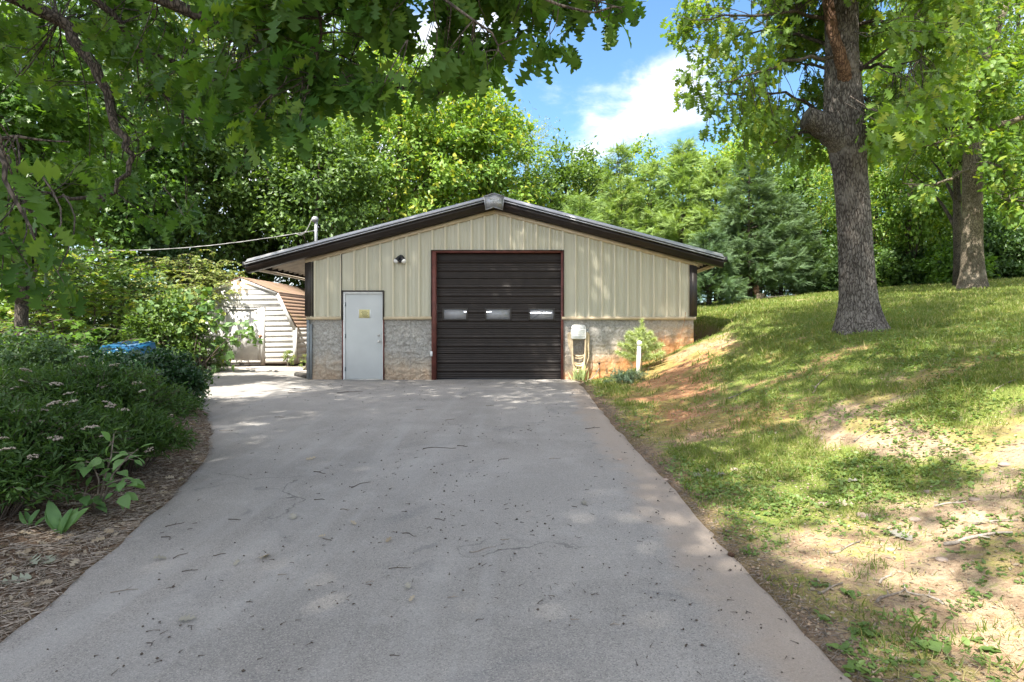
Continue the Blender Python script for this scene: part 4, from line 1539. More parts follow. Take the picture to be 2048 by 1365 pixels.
def sprays(cent, per, spread, size, attach=None, twr=.004, droop=-.35, maxtw=.8):
    """leafy twig ends: twig tube towards the nearest limb, leaves radiating from it"""
    P, D, N = [], [], []
    tw = MB()
    for c_ in cent:
        d0 = rng.normal(size=3) * np.array([1, 1, .5])
        d0[2] += droop
        d0 /= np.linalg.norm(d0)
        if attach is not None:
            dist = np.linalg.norm(attach - c_, axis=1)
            j = attach[np.argmin(dist)]
            if dist.min() > maxtw and rng.random() < .6:
                j = c_ + (j - c_) / dist.min() * maxtw * .55 + np.array([0, 0, .12])
            if dist.min() < 2.6:
                pth = limb_path(j, c_, -.03, 6, .08)
                tw.tube(pth, np.linspace(twr * 2.0, twr, 6), 4, False)
                d0 = (c_ - j) / (np.linalg.norm(c_ - j) + 1e-6) * .7 + d0 * .5
                d0 /= np.linalg.norm(d0)
        k = max(3, int(per * rng.uniform(.6, 1.4)))
        u = rng.random(k) ** .7
        pp_ = c_ + d0 * (u[:, None] - .4) * spread + rng.normal(size=(k, 3)) * spread * .16
        dd_ = d0 * .6 + rng.normal(size=(k, 3)) * .62 + np.array([0, 0, droop])
        nn_ = rng.normal(size=(k, 3)) * .55 + np.array([0, -.25, .9])
        P.append(pp_)
        D.append(dd_)
        N.append(nn_)
        tw.tube([c_ - d0 * .4 * spread, c_, c_ + d0 * .6 * spread], [twr, twr, twr * .5], 4, False)
    P, D, N = np.vstack(P), np.vstack(D), np.vstack(N)
    return P, D, N, size * rng.uniform(.7, 1.25, len(P)), tw


cent = []
edge_x = [1330, 1345, 1380, 1410, 1440, 1480, 1520, 1580, 1640, 1700, 1760, 1800, 1860, 1900]
edge_y = [55, 80, 150, 260, 240, 300, 330, 345, 335, 330, 300, 280, 240, 180]
while len(cent) < 700:
    px = 1335 + (1930 - 1335) * rng.random()
    py = -140 + 480 * rng.random()
    if py > np.interp(px, edge_x, edge_y) - 12:
        continue
    if (px < 1470 and rng.random() < .7) or (px < 1570 and rng.random() < .42):
        continue
    if fbm(px / 75, py / 60, oct=2, seed=83) < .42 + (.03 if px < 1500 else 0):
        continue
    if 1585 < px < 1745 and 95 < py < 345 and rng.random() < .55:
        continue
    Y_ = YO + rng.normal() * .95 + (-.3 if px > 1740 else .2)
    if 1560 < px < 1760 and Y_ < YO + .45 and py > -10:
        Y_ = YO + .6 + rng.random()
    cent.append(at(px, py, Y_))
# hand placed leaf sprays that hang out over the sky on the left
for px, py in ((1352, 28), (1368, 48), (1372, 66), (1400, 30), (1395, 20), (1385, 150), (1398, 185), (1380, 190), (1412, 200), (1420, 232), (1415, 196), (1440, 215), (1455, 190), (1440, 160), (1462, 245), (1475, 215), (1490, 190), (1500, 165), (1430, 40), (1450, 60), (1470, 80), (1455, 30), (1500, 60), (1520, 90), (1530, 230), (1550, 262), (1520, 290), (1490, 300), (1570, 310), (1600, 300)):
    cent.append(at(px, py, YO - 1 + .6 * rng.random()))
P, D, N, Sz, tw = sprays(np.array(cent), 19, .48, .150, np.vstack(OAKB), .0032)
merge(mb, tw)
mb.build('branch', B_DARK, oak, smooth=True)
place_leaves(oak, L_OAK2, P, D, N, Sz, T_OAK, 300, 12)
# upper crown out of the top of the frame
P, dd, C = crown_points((5.3, 9.6, 10.6), (4.2, 3.6, 3.6), 120, 42, .3, .6, .2)
n = len(P)
kind(leaves(MB(), P, unit(n) + dd, unit(n) * .6 + dd * .4 + np.array([0, 0, .8]), .19 * rng.uniform(.7, 1.3, n), T_DIA).build('crown', L_OAK2, oak), 'stuff')

# ------------------------------------------------------------------ the oak whose boughs hang into the picture (its trunk stands left of the frame)
fo_base = np.array([-6.1, 2.2, 0.0])
fo_base[2] = gz(*fo_base[:2])
fo = thing('overhanging_oak', 'dark leafy oak boughs hanging over the driveway from the top left', 'tree', tuple(fo_base))
mb = MB()
p, r = trunk_mesh(fo_base, (-6.6, .2, 16), .40, .12, .02, 14)
mb.tube(p, r, 14)
boughs = []


def bough(pts, r0, r1, n=16):
    pts = np.array(pts, float)
    k = np.linspace(0, 1, len(pts))
    u = np.linspace(0, 1, n)
    q = np.stack([np.interp(u, k, pts[:, i]) for i in range(3)], -1)
    q[1:-1] += rng.normal(size=(n - 2, 3)) * .018
    boughs.append(q)
    mb.tube(q, np.linspace(r0, r1, n), 7)
    return q


bough([(-5.6, 2.4, 4.6), (-4.0, 3.2, 4.4), (-2.0, 3.8, 4.2), (-.6, 3.9, 3.75), (.35, 3.9, 3.45)], .10, .012)
bough([(-5.6, 2.4, 4.2), (-4.4, 4.0, 4.2), (-3.0, 4.8, 3.9), (-2.0, 5.2, 3.6), (-1.0, 5.4, 3.4)], .09, .012)
bough([(-5.7, 2.4, 3.9), (-5.0, 3.6, 4.0)] + [at(a_, b_, 5.2) for a_, b_ in ((112, 25), (150, 85), (195, 140), (215, 210), (245, 280), (262, 310), (252, 350), (212, 392), (200, 420))], .07, .008, 24)
bough([at(150, -30, 5.0), at(230, 40, 5.2), at(272, 105, 5.4), at(320, 180, 5.5), at(358, 212, 5.5), at(370, 262, 5.5), at(362, 300, 5.5)], .035, .006)
bough([at(270, 95, 5.4), at(330, 120, 5.5), at(392, 140, 5.6), at(470, 142, 5.7), at(505, 165, 5.7), at(565, 190, 5.8)], .026, .005)
bough([at(620, -40, 4.3), at(640, 55, 4.3), at(640, 150, 4.3)], .016, .005, 10)
bough([at(372, 235, 5.5), at(420, 238, 5.5), at(480, 232, 5.5)], .012, .004, 8)
bough([at(-60, 262, 3.6), at(0, 270, 3.6), at(60, 282, 3.7), at(140, 284, 3.8)], .016, .005, 8)
bough([at(212, 392, 5.2), at(150, 396, 5.1), at(90, 392, 5.0), at(40, 380, 5.0)], .02, .005, 10)
bough([at(-80, 180, 2.5), at(-20, 300, 2.4), at(30, 400, 2.4), at(70, 480, 2.4)], .016, .004, 8)
bough([at(470, -60, 4.4), at(520, 20, 4.6), at(600, 90, 4.8), at(700, 120, 4.9)], .022, .005, 10)
bough([at(820, -60, 3.9), at(900, 5, 3.9), at(980, 70, 3.9), at(1010, 120, 3.9)], .014, .004, 10)
bough([at(960, -70, 3.6), at(1060, -10, 3.6), at(1160, 20, 3.6), at(1235, 15, 3.6)], .014, .004, 10)
for tgt in ((-10.5, -2, 14), (-9.5, -6, 15), (-7, -8, 15), (-4, -6, 15), (-3.5, -1, 15), (-6.5, 4.0, 14.5), (-9, 3.5, 14), (-5, 2.5, 14.5)):
    bough([p[8] + np.array([0, 0, 0]), (p[8] + np.array(tgt)) / 2 + np.array([0, 0, .5]), tgt], .13, .03)
att = np.vstack(boughs[:-8])
low_x = [-60, 0, 60, 120, 200, 300, 350, 400, 460, 520, 600, 680, 740, 800, 850, 900, 950, 1000, 1050, 1100, 1150, 1200, 1250, 1265]
low_y = [560, 560, 545, 520, 430, 455, 490, 440, 400, 380, 330, 235, 215, 195, 190, 175, 165, 165, 160, 120, 128, 95, 45, 20]
near, mid = [], []
while len(near) < 420:
    px = 380 + 880 * rng.random()
    py = -150 + 400 * rng.random()
    lim_ = np.interp(px, low_x, low_y)
    if py > lim_ - 28:
        continue
    g = fbm(px / 70, py / 55, oct=2, seed=91)
    if g < .44:
        continue
    if py > -10 and ((915 < px < 1005 and py < 55) or (px > 1000 and rng.random() < .35) or (960 < px < 1050 and 60 < py < 100 and rng.random() < .6)):
        continue
    if px < 560 and rng.random() < .55:
        continue
    if py > 0 and 560 < px < 900 and rng.random() < .30:
        continue
    near.append(at(px, py, 3.9 + 1.6 * rng.random()))
while len(mid) < 330:
    px = -60 + 760 * rng.random()
    py = -120 + 640 * rng.random()
    if py > np.interp(px, low_x, low_y) - 20 or fbm(px / 80, py / 60, oct=2, seed=95) < .47 or (py > 200 and rng.random() < .62):
        continue
    if px < 260 and 90 < py < 300 and rng.random() < .45:
        continue
    if px > 330 and py > 0 and rng.random() < .45:
        continue
    mid.append(at(px, py, 4.6 + 2.2 * rng.random()))
big = [at(px - 25, py, 2.9 + .6 * rng.random()) for px, py in ((-20, 300), (20, 330), (60, 350), (0, 380), (40, 410), (90, 430), (20, 450), (-10, 500), (60, 500), (110, 500), (30, 540), (90, 540), (0, 560), (140, 545))]
P1, D1, N1, S1, tw = sprays(np.array(near), 9, .22, .165, att, .0026, -.6, .45)
merge(mb, tw)
P2, D2, N2, S2, tw = sprays(np.array(mid), 11, .30, .135, att, .0030, -.4, .5)
merge(mb, tw)
P3, D3, N3, S3, tw = sprays(np.array(big), 6, .20, .16, att, .0035, -.55)
merge(mb, tw)
place_leaves(fo, L_OAK, np.vstack([P1, P2, P3]), np.vstack([D1, D2, D3]), np.vstack([N1, N2, N3]), np.concatenate([S1, S2, S3]), T_OAK, 300, 20)
# high crown: clumps stand where their shade falls on drive, bed and garage front
clumps = []


def shade(gx_, gy_, gz_, h, rad):
    k = h - gz_
    clumps.append((gx_ - LX * k, gy_ - LY * k, h, rad))


rs = random.Random(8)
for k in range(330):                       # drive and bed
    gx_, gy_ = rs.uniform(-5.2, 1.1), rs.uniform(1.2, 13.2)
    shade(gx_, gy_, 0, rs.uniform(12.5, 17), rs.uniform(.55, .95))
for k in range(120):
    shade(rs.uniform(-3.2, 1.0), rs.uniform(1.6, 8.5), 0, rs.uniform(12.5, 17), rs.uniform(.5, .85))
for k in range(55):
    shade(rs.uniform(-6.2, -.4), 13.7, rs.uniform(-.3, 1.5), rs.uniform(14, 17), rs.uniform(.45, .75))
for k in range(125):                        # garage front, mostly its upper part
    gx_, z_ = rs.uniform(-6.0, 3.4), rs.uniform(.35, 4.2)
    if gx_ > .2 and z_ < 1.3:
        continue
    shade(gx_, 13.7, z_, rs.uniform(14, 17), rs.uniform(.5, .85))
for k in range(26):
    shade(rs.uniform(-9, -5), rs.uniform(3, 9), .8, rs.uniform(12, 15), rs.uniform(.5, .8))
PP, DDn = [], []
for (x_, y_, z_, rd) in clumps:
    if y_ > .5:
        q = proj(np.array([x_, y_, z_ - rd]))
        if q[1] > -15 and -60 < q[0] < 2100:
            continue
    n = int(72 * (rd / .7) ** 2)
    PP.append(np.array([x_, y_, z_]) + rng.normal(size=(n, 3)) * np.array([1, 1, .55]) * rd * .55)
PP = np.vstack(PP)
n = len(PP)
kind(leaves(MB(), PP, unit(n), unit(n) * .5 + np.array([0, 0, .9]), .21 * rng.uniform(.7, 1.3, n), T_DIA).build('crown', L_OAK, fo), 'stuff')
mb.build('branch', B_DARK, fo, smooth=True)

# a second oak behind the viewer, to the right: it throws the broken shade on the bank
bo_base = (3.6, -3.4, gz(3.6, -3.4))
bo = thing('shade_oak', 'oak standing behind the viewer that shades the bank', 'tree', bo_base)
p, r = trunk_mesh(bo_base, (2.0, -3.0, 15.5), .34, .1, .02, 12)
mb = MB().tube(p, r, 12)
clumps = []
for k in range(170):
    gx_, gy_ = rs.uniform(1.0, 8.0), rs.uniform(5.2, 11.2)
    v = fbm(gx_ * .8, gy_ * .8, oct=2, seed=99)
    if v < .38 or gy_ < 5.0 + .12 * gx_:
        continue
    shade(gx_, gy_, 1.0, rs.uniform(12, 15.5), rs.uniform(.45, .8))
for k in range(24):
    gx_, gy_ = rs.uniform(1.2, 3.2), rs.uniform(2.6, 5.0)
    shade(gx_, gy_, .3, rs.uniform(11, 14), rs.uniform(.2, .36))
PP = []
for (x_, y_, z_, rd) in clumps:
    if y_ > .5 and proj(np.array([x_, y_, z_ - rd]))[1] > -15:
        continue
    n = int(66 * (rd / .7) ** 2)
    PP.append(np.array([x_, y_, z_]) + rng.normal(size=(n, 3)) * np.array([1, 1, .55]) * rd * .55)
    if rs.random() < .3:
        L_ = limb_path(p[6], (x_, y_, z_), .05)
        mb.tube(L_, np.linspace(.08, .01, len(L_)), 5)
PP = np.vstack(PP)
n = len(PP)
kind(leaves(MB(), PP, unit(n), unit(n) * .5 + np.array([0, 0, .9]), .20 * rng.uniform(.7, 1.3, n), T_DIA).build('crown', L_OAK, bo), 'stuff')
mb.build('trunk', B_OAK, bo, smooth=True)
# ------------------------------------------------------------------ trees behind
def bt(name, label, px, Y, ptop, pbot, halfpx, ls, lm, nclump=130, per=90, zb=None, group=None, tr=.16, bm=B_DARK, T=T_DIA, basepx=None, **kw):
    """broadleaf tree whose crown spans ptop..pbot (photo rows) about column px at distance Y"""
    a_, b_ = at(px, ptop, Y), at(px, pbot, Y)
    bx = (basepx if basepx is not None else px)
    bX = (bx - CX) * Y / F
    base = (bX, Y, gz(bX, Y))
    rz = (a_[2] - b_[2]) / 2
    rx = halfpx * Y / F
    return broadleaf(name, label, base, (a_[0], Y, (a_[2] + b_[2]) / 2), (rx, min(rx, 3.2), rz), nclump, per, ls, lm, T, tr, bm, group, **kw)


WB = 'woodland trees behind the garage'
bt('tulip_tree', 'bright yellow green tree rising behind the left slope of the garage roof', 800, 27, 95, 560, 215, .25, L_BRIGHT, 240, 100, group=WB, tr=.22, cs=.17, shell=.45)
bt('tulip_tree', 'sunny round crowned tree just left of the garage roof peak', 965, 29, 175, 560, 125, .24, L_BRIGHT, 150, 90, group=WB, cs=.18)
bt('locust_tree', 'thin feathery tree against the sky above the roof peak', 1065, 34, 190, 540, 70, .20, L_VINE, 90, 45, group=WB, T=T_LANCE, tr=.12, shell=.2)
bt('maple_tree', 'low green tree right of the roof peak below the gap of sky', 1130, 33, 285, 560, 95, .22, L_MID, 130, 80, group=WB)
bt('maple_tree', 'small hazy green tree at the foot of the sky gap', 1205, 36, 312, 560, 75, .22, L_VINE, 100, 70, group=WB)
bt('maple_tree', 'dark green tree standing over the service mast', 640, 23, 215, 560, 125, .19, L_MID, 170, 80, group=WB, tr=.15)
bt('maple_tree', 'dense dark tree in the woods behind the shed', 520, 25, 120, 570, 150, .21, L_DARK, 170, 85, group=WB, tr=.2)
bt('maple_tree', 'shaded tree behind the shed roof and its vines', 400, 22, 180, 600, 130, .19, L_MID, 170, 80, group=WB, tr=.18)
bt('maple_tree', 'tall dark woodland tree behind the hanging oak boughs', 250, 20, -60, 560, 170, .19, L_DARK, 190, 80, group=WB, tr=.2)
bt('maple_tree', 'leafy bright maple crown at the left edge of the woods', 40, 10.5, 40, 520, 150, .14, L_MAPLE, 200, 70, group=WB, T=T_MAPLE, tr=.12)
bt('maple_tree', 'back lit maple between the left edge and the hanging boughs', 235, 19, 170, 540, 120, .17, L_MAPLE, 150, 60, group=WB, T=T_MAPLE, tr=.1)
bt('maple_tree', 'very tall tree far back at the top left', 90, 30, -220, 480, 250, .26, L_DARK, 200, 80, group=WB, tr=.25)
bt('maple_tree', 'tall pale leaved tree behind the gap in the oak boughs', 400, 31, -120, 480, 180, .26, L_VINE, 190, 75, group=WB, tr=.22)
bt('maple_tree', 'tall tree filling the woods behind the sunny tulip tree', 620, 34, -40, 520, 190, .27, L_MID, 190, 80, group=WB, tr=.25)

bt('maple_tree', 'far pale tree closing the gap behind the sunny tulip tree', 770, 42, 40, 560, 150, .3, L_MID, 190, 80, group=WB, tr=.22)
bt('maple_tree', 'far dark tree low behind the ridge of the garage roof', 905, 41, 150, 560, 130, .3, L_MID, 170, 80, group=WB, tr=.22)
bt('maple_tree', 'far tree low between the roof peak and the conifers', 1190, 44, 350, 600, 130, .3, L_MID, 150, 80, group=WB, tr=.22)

# conifers
def conifer(label, px, Y, ptop, halfpx, lm, nb, seedw=1.0, per=46, low=.04, lean=0, up=.42, ls=.30):
    bX = (px - CX) * Y / F
    base = np.array([bX, Y, gz(bX, Y)])
    top = at(px + lean, ptop, Y)
    H = top[2] - base[2]
    t = thing('conifer', label, 'tree', tuple(base), 'conifers behind the garage')
    R_ = halfpx * Y / F
    P, D, N = [], [], []
    mb = MB()
    p, r = trunk_mesh(base, top, .11, .01, .01, 8, 12, 1.2)
    mb.tube(p, r, 8)
    for k in range(nb):
        u = low + (1 - low) * (k + rng.random()) / nb
        u = min(u, .985)
        L_ = R_ * (1 - u) ** .80 * rng.uniform(.62, 1.22) + .12
        az = rng.random() * 2 * np.pi
        d = np.array([math.cos(az), math.sin(az), up * rng.uniform(.5, 1.4)])
        o = base + (top - base) * u
        e = o + d * L_
        mid_ = (o + e) / 2 - np.array([0, 0, .10 * L_])
        side = np.cross(d, [0, 0, 1.0])
        side /= np.linalg.norm(side)
        nb2 = max(3, int(per * .26 * L_ / R_ * rng.uniform(.8, 1.2)))
        m = 8
        s = (.15 + .85 * rng.random(nb2) ** .7)
        root = ((1 - s) ** 2)[:, None] * o + (2 * s * (1 - s))[:, None] * mid_ + (s ** 2)[:, None] * e
        sg = np.where(rng.random(nb2) < .5, -1.0, 1.0)
        bd = d * .75 + (sg * rng.uniform(.25, .95, nb2))[:, None] * side + rng.normal(size=(nb2, 3)) * .18 + np.array([0, 0, .05])
        bl = (.55 * R_ * .45 + .14) * (1.15 - .7 * s) * rng.uniform(.6, 1.2, nb2)
        bn = rng.normal(size=(nb2, 3)) * .35 + np.array([0, -.15, .85]) + d * .35
        w_ = np.linspace(.05, 1, m)
        q = root[:, None] + (bd * bl[:, None])[:, None] * w_[None, :, None]
        q[..., 2] -= (.30 * bl)[:, None] * w_[None] ** 2
        q += rng.normal(size=q.shape) * .035
        P.append(q.reshape(-1, 3))
        D.append((np.repeat(bd, m, 0) + rng.normal(size=(nb2 * m, 3)) * .38 + np.array([0, 0, -.22])))
        N.append(np.repeat(bn, m, 0) + rng.normal(size=(nb2 * m, 3)) * .22)
        if k % 3 == 0:
            mb.tube([o, mid_, e], [.025, .018, .006], 4, False)
    P, D, N = np.vstack(P), np.vstack(D), np.vstack(N)
    kind(leaves(MB(), P, D, N, ls * rng.uniform(.6, 1.25, len(P)), T_FROND).build('crown', lm, t), 'stuff')
    mb.build('trunk', B_DARK, t, smooth=True)
    return t


conifer('feathery conifer with a sharp tip nearest the roof peak', 1160, 27, 395, 91, L_CON, 175)
conifer('slim light green conifer with its tip in the gap of sky', 1236, 29, 296, 75, L_CON, 229)
conifer('light green conifer between two taller pointed ones', 1300, 29, 330, 80, L_CON, 216)
conifer('tall plume shaped conifer above the right slope of the roof', 1366, 28, 288, 85, L_CON, 243)
conifer('light green conifer above the right eave corner', 1432, 27, 322, 80, L_CON, 229)
conifer('dark green conifer with branches sweeping to the lawn', 1500, 25, 322, 88, L_COND, 210, per=52)
conifer('broad shaggy dark conifer beside the stump', 1562, 26.5, 395, 92, L_COND, 190, per=56, low=.0)
conifer('low conifer against the right corner of the garage', 1418, 22.5, 470, 62, L_COND, 120, per=44, low=.0)
conifer('dim conifer far behind the shed side of the roof', 1100, 31, 372, 55, L_CON, 120)

WR = 'woodland trees beyond the lawn'
bt('poplar_tree', 'yellow green poplar top standing in the sky gap', 1285, 37, 262, 520, 42, .22, L_BRIGHT, 90, 50, group=WR, tr=.12)
bt('poplar_tree', 'sunlit tree behind the plume shaped conifer', 1372, 38, 285, 540, 60, .24, L_BRIGHT, 120, 60, group=WR)
bt('poplar_tree', 'broad sunlit crown standing behind the row of conifers', 1325, 42, 405, 600, 120, .28, L_MID, 190, 80, group=WR, tr=.2)
bt('poplar_tree', 'wide bright crown behind the dark conifer', 1490, 37, 240, 560, 105, .26, L_BRIGHT, 190, 80, group=WR, tr=.2)
bt('hickory_tree', 'green tree behind the left edge of the big oak trunk', 1610, 33, 270, 590, 105, .23, L_MID, 180, 80, group=WR)
bt('hickory_tree', 'yellowish tree with drooping sprays right behind the oak trunk', 1740, 27, 215, 560, 110, .20, L_BRIGHT, 170, 75, group=WR, T=T_LANCE, tr=.12)
bt('hickory_tree', 'slender dark stemmed tree between the oak and the pale tree', 1832, 25, 240, 500, 95, .18, L_OAK2, 130, 65, group=WR, tr=.19, basepx=1826)
bt('hickory_tree', 'dark trunk right beside the pale barked tree', 1925, 20.5, 60, 420, 110, .17, L_OAK2, 150, 60, group=WR, tr=.17, basepx=1920, low=-.6)
bt('hickory_tree', 'dense green tree at the right edge beyond the lawn', 2010, 27, 180, 560, 130, .20, L_MAPLE, 180, 80, group=WR)
bt('hickory_tree', 'tall tree behind the gap between oak and pale tree', 1850, 36, -60, 460, 150, .26, L_MID, 170, 70, group=WR, tr=.22)
bt('hickory_tree', 'far tree filling the right corner of the sky', 2040, 36, -100, 460, 120, .26, L_BRIGHT, 150, 70, group=WR, tr=.22)
bt('hickory_tree', 'far dark tree deep in the woods right of the oak', 1700, 38, 330, 600, 140, .25, L_DARK, 170, 80, group=WR, tr=.2)
bt('hickory_tree', 'far dark tree deep in the woods at the right edge', 1960, 37, 380, 590, 150, .25, L_DARK, 170, 80, group=WR, tr=.2)

# thin bare stems in the wood edge
for (px, Y, pt, pb, r_, lb) in ((1640, 29, 400, 600, .06, 'thin dark stem at the wood edge left of the oak trunk'), (1784, 28, 380, 590, .10, 'thin dark stem at the wood edge right of the oak trunk'), (1806, 30, 420, 590, .07, 'leaning stem beside the slender dark tree'), (1880, 30, 400, 580, .06, 'thin stem left of the pale barked tree')):
    b_ = at(px, pb, Y)
    b_[2] = gz(b_[0], b_[1])
    t_ = at(px + rng.uniform(-18, 18), pt, Y)
    o = MB().tube(limb_path(b_ - np.array([0, 0, .2]), t_, 0, 8, .015), np.linspace(r_, r_ * .5, 8), 8).build('bare_sapling', B_DARK, org=tuple(b_), smooth=True)
    tag(o, lb, 'tree stem', 'bare stems at the wood edge')


# the pale tree alone at the top of the lawn
Y2 = 18.0
b2 = at(1945, 572, Y2)
b2[2] = gz(b2[0], Y2)
pt = thing('pale_tree', 'pale barked tree with a forked top standing at the crest of the lawn', 'tree', tuple(b2))
mb = MB()
pth = np.array([b2 - [0, 0, .3], b2, at(1945, 545, Y2), at(1944, 500, Y2), at(1945, 420, Y2), at(1944, 350, Y2), at(1944, 270, Y2), at(1940, 225, Y2), at(1934, 150, Y2)])
k = np.linspace(0, 1, 26)
q = np.stack([np.interp(k, np.linspace(0, 1, len(pth)), pth[:, i]) for i in range(3)], -1)
rr = np.interp(k, np.linspace(0, 1, len(pth)), [.50, .44, .33, .29, .275, .26, .23, .20, .16])
merge(mb, knobby(q, rr, 26, .012, 101))
PB = []
for path, r0, r1 in (([(1940, 225, 0), (1925, 120, 0), (1905, 60, 0), (1895, 20, 0), (1880, -120, .5)], .15, .08), ([(1938, 170, 0), (1932, 90, -.3), (1942, 30, -.5), (1945, -60, -.6)], .12, .07), ([(1944, 260, 0), (1965, 140, .5), (1985, 80, .8), (2008, 20, 1), (2030, -100, 1.2)], .16, .09),
                     ([(1946, 285, 0), (1975, 258, -.3), (2010, 250, -.5), (2060, 228, -.8), (2140, 205, -1)], .12, .06), ([(1943, 300, 0), (1920, 290, -.3), (1890, 285, -.6), (1850, 292, -.8)], .06, .02), ([(1943, 215, 0), (1905, 175, .3), (1870, 180, .5), (1830, 205, .8)], .06, .02),
                     ([(1944, 330, 0), (1900, 360, -.5), (1870, 372, -.8), (1810, 370, -1)], .05, .015), ([(1946, 320, 0), (1990, 330, -.7), (2030, 350, -1)], .05, .015), ([(1946, 345, 0), (1975, 380, -1), (2010, 400, -1.5)], .04, .012)):
    pts = np.array([at(a_, b_, Y2 + c_) for a_, b_, c_ in path])
    kk = np.linspace(0, 1, 12)
    pts = np.stack([np.interp(kk, np.linspace(0, 1, len(pts)), pts[:, i]) for i in range(3)], -1)
    pts[1:] += rng.normal(size=(11, 3)) * .04
    PB.append(pts)
    mb.tube(pts, np.linspace(r0, r1, 12), 9)
mb.build('trunk', B_PALE, pt, smooth=True)
cent = []
while len(cent) < 420:
    px, py = 1740 + 400 * rng.random(), -160 + 590 * rng.random()
    if py > np.interp(px, [1740, 1800, 1850, 1900, 1960, 2010, 2060, 2150], [300, 390, 420, 360, 330, 440, 470, 470]):
        continue
    if fbm(px / 70, py / 45, oct=2, seed=103) < .45:
        continue
    if 1925 < px < 1965 and py > 270:
        continue
    cent.append(at(px, py, Y2 + rng.normal() * 1.6 - .3))
tw_att = np.vstack(PB)
P, D, N, Sz, tw = sprays(np.array(cent), 30, .75, .20, tw_att, .006)
kind(tw.build('branch', B_DARK, pt), 'stuff')
place_leaves(pt, L_OAK2, P, D, N, Sz, T_OAK[:1] + [T_OVAL], 0, 12, rest='crown')


# ------------------------------------------------------------------ undergrowth and shrubs
def shrub(name, label, px, Y, ptop, halfpx, ls, lm, nclump=60, per=60, T=T_DIA, group=None, pbot=None, cat='shrub', cs=.24, ry=None, stems=7, upb=.6):
    bX = (px - CX) * Y / F
    base = np.array([bX, Y, gz(bX, Y)])
    top = at(px, ptop, Y)[2]
    h = max(.3, top - base[2])
    rx = halfpx * Y / F
    t = thing(name, label, cat, tuple(base), group)
    c_ = base + np.array([0, 0, h * .42])
    P, dd, C = crown_points(c_, (rx, ry or min(rx, 1.6), h * .58), nclump, per, .45, .75, cs)
    keep = P[:, 2] > ground(P[:, 0], P[:, 1], False) + .03
    P, dd = P[keep], dd[keep]
    n = len(P)
    kind(leaves(MB(), P, unit(n) + dd * .8 + np.array([0, 0, -.15]), unit(n) * .7 + dd * .5 + np.array([0, -.1, upb]), ls * rng.uniform(.6, 1.3, n), T).build('foliage', lm, t), 'stuff')
    mb = MB()
    for c2 in C[rng.permutation(len(C))[:stems]]:
        L_ = limb_path(base + rng.normal(size=3) * np.array([.08, .08, 0]) - np.array([0, 0, .05]), c2, .05)
        mb.tube(L_, np.linspace(.022, .006, len(L_)), 5)
    mb.build('stem', TWIGD, t)
    return t


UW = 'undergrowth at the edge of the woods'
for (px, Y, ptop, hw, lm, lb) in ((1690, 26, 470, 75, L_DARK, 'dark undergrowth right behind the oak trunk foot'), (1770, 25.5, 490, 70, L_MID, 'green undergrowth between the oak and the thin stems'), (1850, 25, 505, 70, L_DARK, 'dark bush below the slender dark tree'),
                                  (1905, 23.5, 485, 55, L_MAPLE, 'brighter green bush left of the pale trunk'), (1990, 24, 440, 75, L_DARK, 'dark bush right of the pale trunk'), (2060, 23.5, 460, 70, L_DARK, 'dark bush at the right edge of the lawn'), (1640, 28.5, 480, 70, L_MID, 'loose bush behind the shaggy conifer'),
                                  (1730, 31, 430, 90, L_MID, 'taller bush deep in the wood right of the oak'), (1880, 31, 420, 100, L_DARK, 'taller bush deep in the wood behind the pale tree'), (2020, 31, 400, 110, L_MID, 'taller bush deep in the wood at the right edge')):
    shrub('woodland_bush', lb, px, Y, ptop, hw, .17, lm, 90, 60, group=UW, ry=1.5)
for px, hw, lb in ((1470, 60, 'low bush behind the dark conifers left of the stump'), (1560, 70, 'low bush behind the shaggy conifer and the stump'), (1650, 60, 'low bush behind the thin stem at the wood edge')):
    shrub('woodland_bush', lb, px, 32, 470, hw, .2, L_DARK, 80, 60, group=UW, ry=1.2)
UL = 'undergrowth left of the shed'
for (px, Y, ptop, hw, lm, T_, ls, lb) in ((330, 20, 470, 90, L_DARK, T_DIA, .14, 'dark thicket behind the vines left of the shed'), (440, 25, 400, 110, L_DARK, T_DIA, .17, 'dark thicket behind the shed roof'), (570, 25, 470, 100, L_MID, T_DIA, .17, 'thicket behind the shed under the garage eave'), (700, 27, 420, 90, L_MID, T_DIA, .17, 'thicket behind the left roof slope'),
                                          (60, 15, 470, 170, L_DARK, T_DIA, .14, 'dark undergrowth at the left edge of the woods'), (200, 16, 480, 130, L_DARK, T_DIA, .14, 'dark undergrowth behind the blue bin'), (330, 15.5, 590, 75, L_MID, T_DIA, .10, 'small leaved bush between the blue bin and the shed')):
    shrub('thicket', lb, px, Y, ptop, hw, ls, lm, 110, 65, T_, group=UL)


